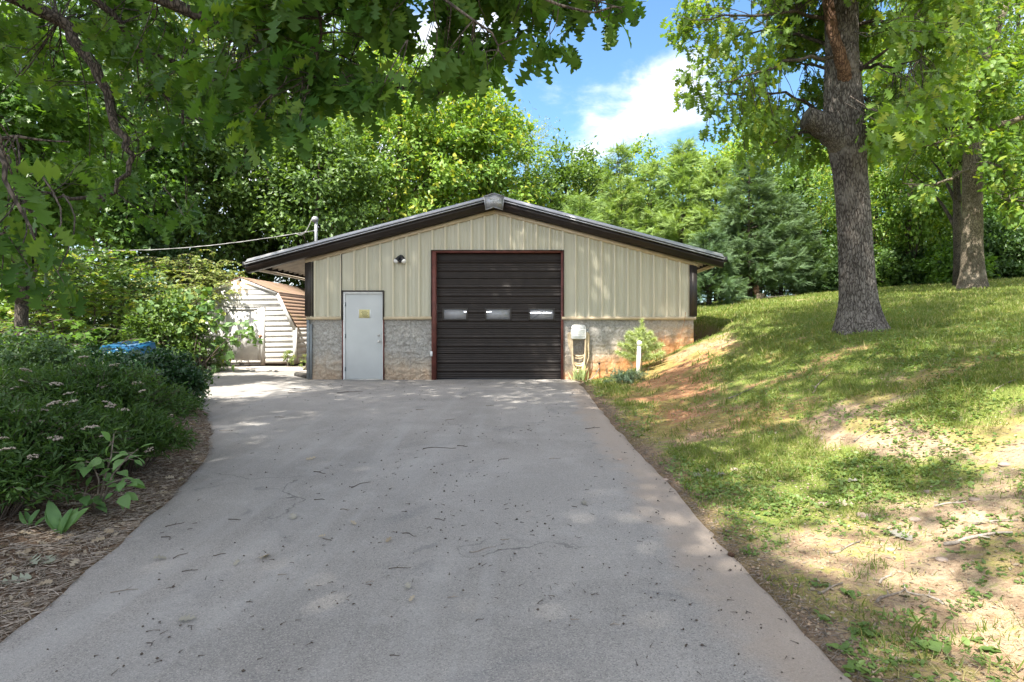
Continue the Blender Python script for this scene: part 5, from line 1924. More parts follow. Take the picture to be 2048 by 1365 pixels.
def arching(name, label, base, cents, n, Lm, lm, ls, T, group=None, cat='vine', droop=.55, per=16, stem=TWIGD):
    """arching leafy canes spilling from a set of centres"""
    t = thing(name, label, cat, tuple(base), group)
    P, D, N = [], [], []
    mb = MB()
    for k in range(n):
        c_ = cents[rng.integers(len(cents))] + rng.normal(size=3) * np.array([.35, .3, .18])
        az = rng.random() * 2 * np.pi
        L_ = Lm * rng.uniform(.5, 1.2)
        s = np.linspace(0, 1, 7)
        d = np.array([math.cos(az), math.sin(az) - .45, 0])
        p_ = c_ + s[:, None] * d * L_ + np.array([0, 0, 1]) * (.45 * s - droop * s ** 2)[:, None] * L_
        mb.tube(p_, np.linspace(.008, .003, 7), 4, False)
        u = rng.random(per)
        q = np.stack([np.interp(u, s, p_[:, i]) for i in range(3)], -1)
        sgn = np.where(rng.random(per) < .5, -1, 1)
        side = np.cross(d, [0, 0, 1.0])
        P.append(q)
        D.append(sgn[:, None] * side * .9 + d * .45 + rng.normal(size=(per, 3)) * .25 + np.array([0, 0, -.2]))
        N.append(rng.normal(size=(per, 3)) * .35 + np.array([0, -.2, 1]))
    P, D, N = np.vstack(P), np.vstack(D), np.vstack(N)
    kind(leaves(MB(), P, D, N, ls * rng.uniform(.6, 1.3, len(P)), T).build('foliage', lm, t), 'stuff')
    for c_ in cents[:6]:
        L_ = limb_path(np.array(base) - np.array([0, 0, .1]), c_, .05)
        mb.tube(L_, np.linspace(.03, .008, len(L_)), 5)
    mb.build('stem', stem, t)
    return t


cs1 = np.array([at(px, py, 18.3 + .8 * rng.random()) for px, py in ((300, 560), (340, 540), (380, 530), (420, 540), (440, 560), (400, 575), (350, 590), (310, 620), (280, 600), (440, 562), (415, 590))])
arching('honeysuckle_vine', 'pale yellow green vine mound spilling over the left half of the shed', (at(360, 700, 18.6)[0], 18.6, .1), cs1, 420, .75, L_VINE, .085, T_OVAL, per=26)
cs2 = np.array([at(px, py, 16.5 + rng.random()) for px, py in ((250, 600), (290, 590), (330, 600), (230, 560), (270, 640))])
arching('dogwood_shrub', 'layered shrub with flat sprays of pale leaves left of the shed', (at(280, 720, 16.8)[0], 16.8, .1), cs2, 170, .9, L_VINE, .14, T_OVAL, cat='shrub', droop=.3, per=18)
cs3 = np.array([at(px, py, 12.2 + 1.6 * rng.random()) for px, py in ((40, 530), (90, 510), (140, 560), (60, 600), (120, 620), (180, 590), (20, 640), (90, 660), (160, 650), (200, 540), (220, 610), (10, 560))])
arching('maple_sapling', 'sunlit low maple thicket with yellow green leaves at the left edge', (at(100, 740, 12.8)[0], 12.8, .15), cs3, 330, .85, L_BRIGHT, .135, T_MAPLE, cat='sapling', droop=.35, per=13)
cs3 = np.array([at(px, py, 9.6 + 1.2 * rng.random()) for px, py in ((20, 660), (80, 690), (140, 700), (40, 720), (110, 740), (180, 720), (0, 740))])
arching('maple_sapling', 'shaded low maple thicket above the flowering shrub', (at(80, 790, 10)[0], 10, .15), cs3, 150, .7, L_MAPLE, .115, T_MAPLE, cat='sapling', droop=.4, per=12)
# heart leaved sapling in front of the shed door
hb = at(395, 738, 15.6)
hb[2] = gz(hb[0], hb[1])
ht = thing('redbud_sapling', 'sapling with large pale heart shaped leaves in front of the shed door', 'sapling', tuple(hb))
cent = [at(px, py, 15.2 + .8 * rng.random()) for px, py in ((330, 600), (360, 610), (390, 605), (405, 615), (418, 622), (320, 640), (350, 650), (380, 640), (410, 650), (425, 655), (425, 672), (400, 690), (370, 690), (340, 690), (440, 715), (410, 720), (380, 665), (480, 670), (300, 620), (310, 660), (450, 700), (280, 640), (500, 668), (395, 630), (345, 625))]
mb = MB()
att2 = []
for c_ in cent:
    L_ = limb_path(hb + rng.normal(size=3) * np.array([.1, .1, 0]), c_, .12, 8)
    att2.append(L_[2:])
    mb.tube(L_, np.linspace(.02, .006, 8), 5)
P, D, N, Sz, tw = sprays(np.array(cent * 2) + rng.normal(size=(len(cent) * 2, 3)) * .12, 15, .45, .17, np.vstack(att2), .004, -.45)
merge(mb, tw)
mb.build('stem', TWIGD, ht)
place_leaves(ht, L_HEART, P, D, N, Sz, [T_HEART], 300, 8)
shrub('fern_shrub', 'fine leaved low bush under the heart leaved sapling', 400, 16.2, 672, 60, .075, L_MID, 70, 60, T_LANCE, ry=.6)
shrub('weed_clump', 'tall weed growing at the right corner of the white shed', 578, 18.1, 702, 14, .09, L_VINE, 14, 24, T_LANCE, ry=.2, cat='weed')
shrub('weed_clump', 'small weed at the foot of the garage corner by the shed', 610, 16.4, 708, 8, .08, L_VINE, 10, 18, T_LANCE, ry=.15, cat='weed')
shrub('holly_shrub', 'dark glossy evergreen shrub beside the driveway bend', 285, 8.0, 700, 90, .055, L_GLOSS, 150, 90, T_OVAL, ry=.9, cs=.2)
shrub('holly_shrub', 'dark glossy shrub in front of the blue bin', 195, 9.3, 694, 90, .055, L_GLOSS, 110, 80, T_OVAL, ry=.7, cs=.2)

for (px, Y, ptop, hw, lb) in ((60, 8.4, 672, 120, 'dark leafy shrub at the left edge behind the flowering shrubs'), (330, 9.2, 715, 55, 'rounded dark shrub where the bed meets the far driveway')):
    shrub('evergreen_shrub', lb, px, Y, ptop, hw, .06, L_DARK, 130, 90, T_OVAL, ry=.9, cs=.22)
# flowering spirea along the drive: three shrubs with faded flower heads
FH = MB()
for k in range(22):
    a_ = rng.random() * 2 * np.pi
    rr_ = math.sqrt(rng.random()) * .5
    c_ = np.array([rr_ * math.cos(a_), rr_ * math.sin(a_), .22 * (1 - rr_ * rr_ * 3) + .06 * rng.random()])
    s_ = .085 + .05 * rng.random()
    o_ = [(1, 0, 0), (-1, 0, 0), (0, 1, 0), (0, -1, 0), (0, 0, 1), (0, 0, -1)]
    FH.add(c_ + s_ * np.array(o_, float), [(0, 2, 4), (2, 1, 4), (1, 3, 4), (3, 0, 4), (2, 0, 5), (1, 2, 5), (3, 1, 5), (0, 3, 5)])
FHM = FH.mesh('flower_head', M_FLOWER)


def spirea(label, cx_, cy_, rx, ry_, h, nfl, nleaf):
    b_ = np.array([cx_, cy_, gz(cx_, cy_)])
    t = thing('spirea_shrub', label, 'shrub', tuple(b_), 'flowering shrubs beside the driveway')
    mb = MB()
    P, D, N, tips = [], [], [], []
    n = int(nleaf / 26)
    for k in range(n):
        a_ = rng.random() * 2 * np.pi
        ph = rng.random() ** .6
        e = b_ + np.array([rx * ph * math.cos(a_), ry_ * ph * math.sin(a_), h * math.sqrt(max(0, 1 - ph * ph * .85)) * rng.uniform(.72, 1.05)])
        o = b_ + np.array([rx * .35 * ph * math.cos(a_), ry_ * .35 * ph * math.sin(a_), 0])
        s = np.linspace(0, 1, 5)[:, None]
        p_ = o + (e - o) * s + np.array([0, 0, 1]) * .12 * np.sin(np.pi * s)
        if k % 2 == 0:
            mb.tube(p_, np.linspace(.006, .0025, 5), 4, False)
        u = .35 + .68 * rng.random(26)
        q = np.stack([np.interp(u, s[:, 0], p_[:, i]) for i in range(3)], -1) + rng.normal(size=(26, 3)) * .035
        ax = (e - o) / np.linalg.norm(e - o)
        P.append(q)
        D.append(rng.normal(size=(26, 3)) * .7 + ax * .6)
        N.append(rng.normal(size=(26, 3)) * .5 + np.array([0, 0, .8]))
        tips.append(e)
    P, D, N = np.vstack(P), np.vstack(D), np.vstack(N)
    kind(leaves(MB(), P, D, N, .075 * rng.uniform(.6, 1.3, len(P)), T_OVAL if False else T_LANCE).build('foliage', L_SPIREA, t), 'stuff')
    mb.build('stem', TWIGD, t)
    tips = np.array(tips)
    front = tips[(tips[:, 1] < cy_ + .35 * ry_)]
    sel = front[rng.permutation(len(front))[:nfl]]
    for e in sel:
        o = bpy.data.objects.new('flower_head', FHM)
        COL.objects.link(o)
        o.parent = t
        o.location = Vector(e + np.array([0, -.02, .045])) - Vector(b_)
        s_ = rng.uniform(.065, .115)
        o.scale = (s_, s_, s_ * .8)
        o.rotation_euler = (rng.uniform(-.4, .4), rng.uniform(-.4, .4), rng.uniform(0, 6))
    return t


spirea('flowering shrub with faded heads at the left edge, nearest the viewer', -4.25, 4.50, .98, .72, .72, 24, 14500)
spirea('flowering shrub with faded heads leaning over the bend of the driveway', -4.85, 6.15, 1.1, .95, .86, 24, 17500)
spirea('flowering shrub with faded heads behind, below the maple thicket', -6.0, 6.3, 1.2, .9, .86, 24, 14000)
spirea('low flowering shrub at the mulch edge right behind the dock weeds', -3.92, 3.98, .62, .36, .50, 5, 5200)
spirea('small sparse flowering shrub where bed meets driveway', -3.95, 5.35, .65, .5, .54, 8, 6500)

# young bramble with big pale leaves in front of the spirea
bb = np.array([-3.42, 4.38, gz(-3.42, 4.38)])
bm_ = thing('bramble_sapling', 'young bramble with large pale green leaves in front of the flowering shrub', 'sapling', tuple(bb))
mb = MB()
P, D, N, Sz = [], [], [], []
for path in ([(205, 1000), (208, 960), (222, 915), (228, 868)], [(205, 1000), (225, 950), (255, 915), (268, 905)], [(205, 1000), (198, 960), (185, 930), (178, 925)], [(205, 1005), (235, 985), (252, 975)], [(205, 1005), (180, 990), (160, 985)], [(205, 990), (222, 965), (255, 958)]):
    pts = np.array([at(a_, b_, 4.36 - .05 * i) for i, (a_, b_) in enumerate(path)])
    pts[0] = bb - [0, 0, .05]
    mb.tube(pts, np.linspace(.008, .003, len(pts)), 6)
    for s in np.linspace(.3, 1, 9):
        k = np.linspace(0, 1, len(pts))
        c_ = np.array([np.interp(s, k, pts[:, i]) for i in range(3)])
        d = rng.normal(size=3) * np.array([1, .6, .35]) + np.array([0, -.3, .05])
        d /= np.linalg.norm(d)
        pe = c_ + d * .05
        mb.tube([c_, pe], .002, 4, False)
        P.append(pe)
        D.append(d + np.array([0, 0, -.25]))
        N.append(np.array([0, -.35, 1]) + rng.normal(size=3) * .35)
        Sz.append(rng.uniform(.065, .11))
mb.build('stem', TWIG, bm_)
place_leaves(bm_, L_SAP, P, D, N, np.array(Sz), [T_OVAL, T_HEART], 60, 6)
# dock with long leaves beside it, and a flat leaf rosette
for (px, py, nL, ls, lb) in ((125, 1062, 8, .17, 'tall dock weed with long upright leaves at the mulch edge'), (60, 1068, 5, .11, 'small low dock weed at the left edge of the mulch')):
    y_ = 3.95
    b_ = at(px, py, y_)
    b_[2] = gz(b_[0], b_[1])
    t = thing('dock_weed', lb, 'weed', tuple(b_))
    P = np.repeat(b_[None], nL, 0) + rng.normal(size=(nL, 3)) * .012
    az = np.linspace(.2, 2.9, nL)
    D = np.stack([np.cos(az), -.35 * np.ones(nL), .9 + .9 * rng.random(nL)], -1)
    place_leaves(t, L_SAP, P, D, np.array([0, -1, .25]) + rng.normal(size=(nL, 3)) * .3, ls * rng.uniform(.8, 1.3, nL), [strip_leaf([0, .12, .3, .45, .6, .75, .9, 1], [.03, .05, .13, .15, .17, .14, .09, .0], .25, -.5)], 20, 6)
# weeds at the foot of the hose, small pine, juniper
wx, wy = X(1158, 13.4), 13.4
t = thing('weed_clump', 'yellow green weed growing up through the bottom of the hose loops', 'weed', (wx, wy, 0))
P = np.array([wx, wy, 0]) + rng.normal(size=(46, 3)) * np.array([.07, .04, .0])
kind(leaves(MB(), P, rng.normal(size=(46, 3)) * np.array([.35, .2, .1]) + np.array([0, -.1, 1]), rng.normal(size=(46, 3)) * .4 + np.array([0, -1, .2]), rng.uniform(.15, .42, 46), (T_LANCE[0] * np.array([.55, 1, 1]), T_LANCE[1])).build('foliage', L_PINE, t), 'stuff')

yp = 12.75
pb = at(1283, 742, yp)
pb[2] = gz(pb[0], yp)
pine = thing('pine_sapling', 'small pale green pine sapling by the garage footing', 'sapling', tuple(pb))
mb = MB()
tp = at(1284, 642, yp)
mb.tube([pb - [0, 0, .1], (pb + tp) / 2, tp], [.016, .012, .005], 6)
P, D, N, Sz = [], [], [], []


def needles(a_, b_, n, ls):
    u = rng.random(n)
    q = a_ + (b_ - a_) * u[:, None]
    ax = (b_ - a_) / np.linalg.norm(b_ - a_)
    P.append(q)
    D.append(rng.normal(size=(n, 3)) * .8 + ax * .75)
    N.append(rng.normal(size=(n, 3)))
    Sz.append(ls * rng.uniform(.7, 1.2, n))


for u, L_, k in ((.18, .50, 7), (.36, .48, 7), (.52, .40, 6), (.66, .27, 5), (.78, .12, 3)):
    o = pb + (tp - pb) * u
    for j in range(k):
        az = 2 * np.pi * (j + rng.random() * .6) / k
        e = o + np.array([math.cos(az), math.sin(az), .42]) * L_ * rng.uniform(.8, 1.1)
        mb.tube([o, e], [.007, .003], 4, False)
        needles(o + (e - o) * .3, e, int(520 * L_ / .5), .115)
needles(pb + (tp - pb) * .6, tp + np.array([0, 0, .02]), 520, .095)
mb.build('stem', TWIG, pine)
kind(leaves(MB(), np.vstack(P), np.vstack(D), np.vstack(N), np.concatenate(Sz), (np.array([(-.06, 0, 0), (.06, 0, 0), (0, 1, -.05)], float), np.array([(0, 1, 2)]))).build('foliage', L_PINE, pine), 'stuff')
yj = 11.9
jb = at(1258, 765, yj)
jb[2] = gz(jb[0], yj)
jun = thing('juniper_shrub', 'low blue green juniper sprawling below the white vent pipe', 'shrub', tuple(jb))
P = jb + np.array([0, 0, .08]) + rng.normal(size=(520, 3)) * np.array([.24, .18, .07])
kind(leaves(MB(), P, rng.normal(size=(520, 3)) * .7 + np.array([0, -.15, .35]), rng.normal(size=(520, 3)) * .6 + np.array([0, 0, .6]), rng.uniform(.08, .17, 520), T_FROND).build('foliage', L_JUN, jun), 'stuff')
mb = MB()
for k in range(9):
    mb.tube(limb_path(jb, jb + rng.normal(size=3) * np.array([.3, .2, .02]) + np.array([0, 0, .1]), .1), np.linspace(.012, .004, 6), 5)
mb.build('stem', TWIGD, jun)

# stump and brush pile at the far lawn edge
ys_ = 24.0
sb = at(1521, 611, ys_)
sb[2] = gz(sb[0], ys_)
st = thing('tree_stump', 'low grey stump at the foot of the dark conifer', 'stump', tuple(sb))
merge(MB(), MB())
knobby([sb - [0, 0, .2], sb, sb + [.0, 0, .24]], [.22, .19, .16], 20, .02, 111).build('stump_wood', B_PALE, st, smooth=True)
MB().add([sb + q for q in np.array([(-.16, .1, .24), (-.02, .12, .24), (.0, .1, .34), (-.06, .12, .50), (-.14, .14, .46), (-.16, -.02, .24), (-.02, 0, .24), (.0, 0, .34), (-.08, .02, .52), (-.16, .0, .48)])], [(0, 1, 6, 5)]).add([sb + q for q in np.array([(-.20, .1, .2), (.02, .1, .2), (-.05, .1, .55), (-.12, .1, .62), (-.24, .1, .50), (-.20, .2, .2), (.02, .2, .2), (-.05, .2, .55), (-.12, .2, .62), (-.24, .2, .50)])], [(4, 3, 2, 1), (0, 4, 1, 1)][:1] and [(0, 1, 2, 2), (0, 2, 3, 4), (6, 5, 7, 7), (5, 9, 8, 7), (0, 4, 9, 5), (4, 3, 8, 9), (3, 2, 7, 8), (2, 1, 6, 7)]).build('split_slab', B_RED, st)
for k, (path, r_, m_, lb) in enumerate((([(1528, 609), (1550, 600), (1570, 596), (1590, 600)], .05, TWIGP, 'longest bleached branch on the brush pile by the stump'), ([(1533, 611), (1552, 605), (1562, 601), (1572, 602)], .045, TWIGP, 'forked bleached branch at the front of the brush pile'), ([(1540, 604), (1560, 597), (1567, 592), (1570, 590)], .035, TWIG, 'upturned grey branch on the brush pile'),
                                        ([(1530, 598), (1536, 603), (1545, 606)], .03, TWIGP, 'short pale branch beside the stump on the brush pile'), ([(1551, 601), (1552, 594), (1550, 590)], .022, TWIGP, 'upright pale stick in the middle of the brush pile'), ([(1560, 602), (1580, 600), (1596, 603)], .045, TWIG, 'grey branch at the right end of the brush pile'), ([(1535, 607), (1570, 604), (1590, 605)], .04, TWIGD, 'dark branch at the bottom of the brush pile'))):
    pts = np.array([at(a_, b_, ys_ + .15 * k) for a_, b_ in path])
    gnd = ground(pts[:, 0], pts[:, 1])
    pts[:, 2] = np.maximum(pts[:, 2], gnd + r_ * .8)
    pts[0, 2] = gnd[0] + r_
    o = MB().tube(pts, np.linspace(r_, r_ * .45, len(pts)), 7).build('fallen_branch', m_, org=tuple(pts[0]))
    tag(o, lb, 'branch', 'branches on the brush pile')
# ------------------------------------------------------------------ turf, weeds and litter on the ground
def scatter(n, x0, x1, y0, y1, falloff=1.0):
    """points denser towards the viewer"""
    u = rng.random(n)
    if falloff == 0:
        y = y0 + (y1 - y0) * u
    else:
        y = y0 * (y1 / y0) ** u if falloff == 1 else (1 / (1 / y0 + u * (1 / y1 - 1 / y0)))
    return x0 + (x1 - x0) * rng.random(n), y


def grass_blades(n, y0, y1, xmax, hmin, hmax, wid, power, seedmask=0.0, lo=.35):
    x, y = scatter(n, .7, xmax, y0, y1, power)
    g, c_, m_, l_ = masks(x, y)
    d = x - edge_r(y)
    q = proj(np.stack([x, y, ground(x, y, False)], -1))
    clump = fbm(x * 3.1, y * 3.1, oct=3, seed=121)
    ok = (d > .04) & (q[:, 0] < 2110) & (q[:, 0] > 1050) & (rng.random(n) < np.clip(g * 1.35 - lo + (clump - .5) * 1.8, 0, 1)) & ~((x < 3.65) & (y > 13.6))
    x, y = x[ok], y[ok]
    z = ground(x, y)
    k = len(x)
    P = np.stack([x, y, z - .005], -1)
    D = rng.normal(size=(k, 3)) * .5 + np.array([0, 0, 1.0])
    Nn = rng.normal(size=(k, 3)) + np.array([0, -.6, .2])
    return P, D, Nn, rng.uniform(hmin, hmax, k) * (.7 + .8 * clump[ok])


T_BLADE = lambda w_: (np.array([(-w_, 0, 0), (w_, 0, 0), (w_ * .7, .55, .05), (-w_ * .7, .55, .05), (0, 1, .22)], float), np.array([(0, 1, 2), (0, 2, 3), (3, 2, 4)]))
mb = MB()
for args, w_ in (((60000, 2.0, 6.5, 5.5, .025, .06, 0, 1), .05), ((120000, 5.0, 11, 9.5, .025, .065, 0, 1), .06), ((90000, 9.0, 17, 15, .04, .085, 0, 1), .09), ((60000, 14, 26, 22, .05, .10, 0, 1), .14)):
    P, D, N, Sz = grass_blades(*args)
    leaves(mb, P, D, N, Sz, T_BLADE(w_))
kind(mb.build('lawn_grass', L_GRASS), 'stuff')
bpy.data.objects['lawn_grass']['label'] = 'short patchy lawn grass on the bank'
# broad low ground cover leaves on the bank
x, y = scatter(90000, .8, 8.5, 2.2, 13.5, 1)
g, c_, m_, l_ = masks(x, y)
cov = fbm(x * 1.1, y * 1.1, oct=4, seed=131)
d = x - edge_r(y)
ok = (d > .06) & (rng.random(len(x)) < np.clip((cov - .47) * 5, 0, .9) * (1 - .85 * c_)) & (proj(np.stack([x, y, ground(x, y, False)], -1))[:, 0] < 2100) & (y > 5.0 - 1.5 * (fbm(x * .7, y * .7, oct=2, seed=133) > .55))
x, y = x[ok], y[ok]
k = len(x)
P = np.stack([x, y, ground(x, y) + .01 + .02 * rng.random(k)], -1)
mb = leaves(MB(), P, rng.normal(size=(k, 3)) * np.array([1, 1, .35]) + np.array([0, 0, .2]), rng.normal(size=(k, 3)) * .3 + np.array([0, 0, 1]), rng.uniform(.022, .05, k), T_OVAL)
o = kind(mb.build('clover_cover', L_WEED), 'stuff')
o['label'] = 'low broad leaved ground cover spreading over the bank'


# flattened dry grass and tiny sprigs on the bare ground
x, y = scatter(52000, .8, 9.0, 2.0, 12.0, 1)
tn = fbm(x * 1.7, y * 1.7, oct=4, seed=151)
d = x - edge_r(y)
ok = (d > .05) & (rng.random(len(x)) < np.clip((tn - .38) * 3.2, 0, .9)) & (proj(np.stack([x, y, ground(x, y, False)], -1))[:, 0] < 2100)
x, y = x[ok], y[ok]
k = len(x)
P = np.stack([x, y, ground(x, y) + .004 + .006 * rng.random(k)], -1)
o = kind(leaves(MB(), P, rng.normal(size=(k, 3)) * np.array([1, 1, .22]) + np.array([0, 0, .06]), rng.normal(size=(k, 3)) * .5 + np.array([0, 0, 1]), rng.uniform(.025, .075, k), (np.array([(-.03, 0, 0), (.03, 0, 0), (0, 1, .05)], float), np.array([(0, 1, 2)]))).build('dry_thatch', L_THATCH), 'stuff')
o['label'] = 'flattened dry grass on the bare bank'
x, y = scatter(5200, .9, 5.5, 2.0, 6.0, 1)
tn = fbm(x * 2.3, y * 2.3, oct=3, seed=155)
ok = (x - edge_r(y) > .05) & (tn > .53)
x, y = x[ok], y[ok]
k = len(x) * 4
P = np.repeat(np.stack([x, y, ground(x, y) + .006], -1), 4, 0) + rng.normal(size=(k, 3)) * np.array([.012, .012, .002])
o = kind(leaves(MB(), P, rng.normal(size=(k, 3)) * np.array([1, 1, .3]) + np.array([0, 0, .3]), rng.normal(size=(k, 3)) * .3 + np.array([0, 0, 1]), rng.uniform(.014, .036, k), T_OVAL).build('seedling_sprigs', L_WEED), 'stuff')
o['label'] = 'tiny green sprigs sprouting on the bare earth'


# single weeds one can point to on the bare ground
def rosette(px, py, Y, n, ls, lb, T, mt=L_WEED, upr=.35, name='ground_weed', group='weeds on the bare ground'):
    b_ = at(px, py, Y)
    for _ in range(8):
        z_ = gz(b_[0], b_[1])
        Y = F * (EYE - z_) / max(20, (py - CY))
        b_ = at(px, py, Y)
    b_[2] = gz(b_[0], b_[1])
    t = thing(name, lb, 'weed', tuple(b_), group)
    P = np.repeat(b_[None], n, 0) + rng.normal(size=(n, 3)) * np.array([.03, .03, .004]) * (ls / .08)
    az = rng.random(n) * 6.3
    D = np.stack([np.cos(az), np.sin(az), upr * rng.uniform(.3, 1.6, n)], -1)
    place_leaves(t, mt, P + [0, 0, .008], D, rng.normal(size=(n, 3)) * .25 + np.array([0, 0, 1]), ls * .62 * rng.uniform(.6, 1.25, n), [T], 40, 4)
    return t


LAND_B = [((1955, 1077), 'the longest pale stick'), ((1840, 1190), 'the curved brown stick'), ((1798, 1074), 'the largest bleached leaf'), ((1398, 955), 'the white dry leaf at the driveway edge'), ((1462, 1113), 'the brown clod at the driveway edge'), ((1690, 1012), 'the tan dead leaf on the soil'), ((1700, 965), 'the grey dead leaf on the soil'), ((2030, 1200), 'the right picture edge'), ((1640, 1330), 'the bottom corner of the driveway edge'), ((1720, 660), 'the big oak trunk'), ((1545, 1090), 'the driveway edge bend of weeds'), ((1540, 945), 'the rolled tan leaf')]
LAND_D = [((995, 762), 'the garage door'), ((727, 758), 'the entry door'), ((527, 1117), 'the curled brown leaf'), ((318, 1120), 'the pale star shaped leaf'), ((375, 1242), 'the pale lobed leaf'), ((815, 1175), 'the pale leaf scrap'), ((1168, 1008), 'the white leaf scrap'), ((623, 919), 'the dark curled leaf'), ((410, 850), 'the flowering shrub tip'), ((1165, 770), 'the bank end at the garage'), ((778, 1082), 'the dark folded leaf'), ((585, 1035), 'the white streak leaf'), ((215, 990), 'the bramble'), ((1024, 1350), 'the bottom picture edge'), ((1280, 1000), 'the right driveway edge')]
USED = set()


def where(base, px, py, land):
    """name a small thing by what it lies beside, so that the label fits it alone"""
    o = sorted(land, key=lambda q: math.hypot(q[0][0] - px, (q[0][1] - py) * 1.6))

    def rel(q):
        dx, dy = px - q[0][0], py - q[0][1]
        if abs(dx) > abs(dy) * 1.3:
            return ('left of ' if dx < 0 else 'right of ') + q[1]
        return ('beyond ' if dy < 0 else 'in front of ') + q[1]
    for t in [base + ' ' + rel(o[0]), base + ' between ' + o[0][1] + ' and ' + o[1][1]] + [base + ' ' + rel(q) for q in o[1:5]] + [base + ' between ' + o[0][1] + ' and ' + q[1] for q in o[2:6]]:
        if t not in USED and len(t.split()) <= 16:
            USED.add(t)
            return t
    return base


T_GB = (np.array([(-.035, 0, 0), (.035, 0, 0), (.03, .6, .0), (-.03, .6, .0), (0, 1, -.15)], float), np.array([(0, 1, 2), (0, 2, 3), (3, 2, 4)]))
for i, (px, py, n, ls, T, up_) in enumerate(((1500, 1022, 16, .12, T_GB, 1.2), (1580, 1035, 14, .11, T_GB, 1.0), (1570, 1105, 18, .09, T_GB, 1.3), (1640, 1170, 10, .07, T_OVAL, .3), (1700, 1190, 14, .075, T_OVAL, .35), (1735, 1270, 16, .075, T_OVAL, .4), (1680, 1300, 14, .07, T_OVAL, .4), (1720, 1350, 16, .08, T_OVAL, .4), (1820, 1150, 10, .11, T_GB, 1.5),
                                             (1840, 1270, 8, .16, T_GB, 2.2), (1870, 1300, 14, .08, T_OVAL, .4), (1430, 985, 12, .07, T_OVAL, .3), (1396, 995, 9, .06, T_OVAL, .3), (1560, 955, 9, .09, T_GB, 1.5), (1860, 1075, 10, .08, T_GB, 1.5), (1960, 1300, 14, .08, T_OVAL, .5), (1900, 1345, 18, .12, T_GB, 1.2), (1990, 1345, 18, .12, T_GB, 1.2), (1790, 1345, 16, .10, T_GB, 1.2), (1660, 1120, 12, .07, T_GB, 1.3), (1480, 1050, 12, .07, T_OVAL, .3), (1650, 1240, 12, .06, T_OVAL, .3), (1945, 1215, 8, .09, T_GB, 1.6), (1760, 990, 10, .08, T_GB, 1.4), (1850, 920, 12, .07, T_OVAL, .3), (1975, 1060, 9, .07, T_GB, 1.3))):
    T2 = T if T is T_GB else (T[0] * np.array([1.15, 1, 1]), T[1])
    rosette(px, py, 4, n, ls, where('grass tuft' if T is T_GB else 'low leafy weed', px, py, LAND_B), T2, L_GRASS if T is T_GB else L_WEED, up_, 'grass_tuft' if T is T_GB else 'ground_weed', 'grass tufts on the bare ground' if T is T_GB else 'weeds on the bare ground')


def drop(px, py, on_drive=True):
    """photo point to the ground"""
    Y = 5.0
    for _ in range(25):
        X_ = (px - CX) * Y / F
        z_ = dz(X_, Y) if on_drive else gz(X_, Y)
        Y = .5 * Y + .5 * min(30, F * (EYE - z_) / max(8, (py - CY)))
    X_ = (px - CX) * Y / F
    return np.array([X_, Y, (dz(X_, Y) if on_drive else gz(X_, Y))])


# twigs, larger ones singly
def twig(c_, L_, r_, m_, lb, group, fork=True, cat='twig', on_drive=True, ang=None, name='twig', curve=.08):
    a_ = rng.random() * np.pi if ang is None else ang
    d = np.array([math.cos(a_), math.sin(a_), 0])
    s = np.linspace(-.5, .5, 7)
    side = np.array([-d[1], d[0], 0])
    pts = c_ + s[:, None] * d * L_ + side * (curve * L_ * np.sin(s * 5 + rng.random() * 3))[:, None]
    pts += side * rng.normal(size=(7, 1)) * .012 * L_
    for p_ in pts:
        p_[2] = (dz(p_[0], p_[1]) if on_drive else gz(p_[0], p_[1])) + r_ * .8
    pts[-1, 2] += .15 * r_ + .004
    mb = MB().tube(pts, np.linspace(r_, r_ * .5, 7), 6)
    if fork:
        i = rng.integers(2, 5)
        e = pts[i] + (d * .7 + side * rng.choice([-1, 1]) * .6) * L_ * rng.uniform(.18, .35)
        e[2] += .012
        mb.tube([pts[i], e], [r_ * .6, r_ * .3], 5)
    o = mb.build(name, m_, org=tuple(c_))
    return tag(o, lb, cat, group)


DT = [(595, 785, 34), (700, 785, 44), (880, 897, 60), (925, 893, 22), (640, 946, 30), (720, 970, 40), (655, 1080, 26), (820, 1070, 34), (800, 1137, 40), (965, 1100, 50), (360, 1112, 26), (335, 1077, 30), (440, 1110, 20), (450, 862, 24), (690, 1020, 18), (1005, 920, 24), (905, 1195, 18), (560, 835, 20), (1060, 862, 16), (1110, 918, 22), (1185, 857, 28), (1150, 1015, 14), (380, 1142, 26), (300, 1290, 22), (250, 1182, 44), (500, 1205, 14), (790, 1312, 20), (960, 1240, 14), (1150, 1240, 16), (1190, 1190, 14), (565, 1150, 16), (640, 1000, 20), (470, 1040, 26), (350, 1050, 30), (840, 820, 16), (980, 812, 14), (900, 840, 18), (740, 1165, 14), (1010, 1080, 16), (1230, 1250, 18), (880, 1040, 22), (1080, 1205, 16)]
for px, py, lp in DT:
    c_ = drop(px, py)
    twig(c_, lp * c_[1] / F * 1.1, .0011 + .00045 * c_[1], TWIGD if rng.random() < .6 else TWIG, where('dry twig' if lp < 36 else 'long dry twig', px, py, LAND_D), 'twigs scattered on the driveway', rng.random() < .5, ang=rng.normal() * .45, curve=rng.uniform(.04, .2))
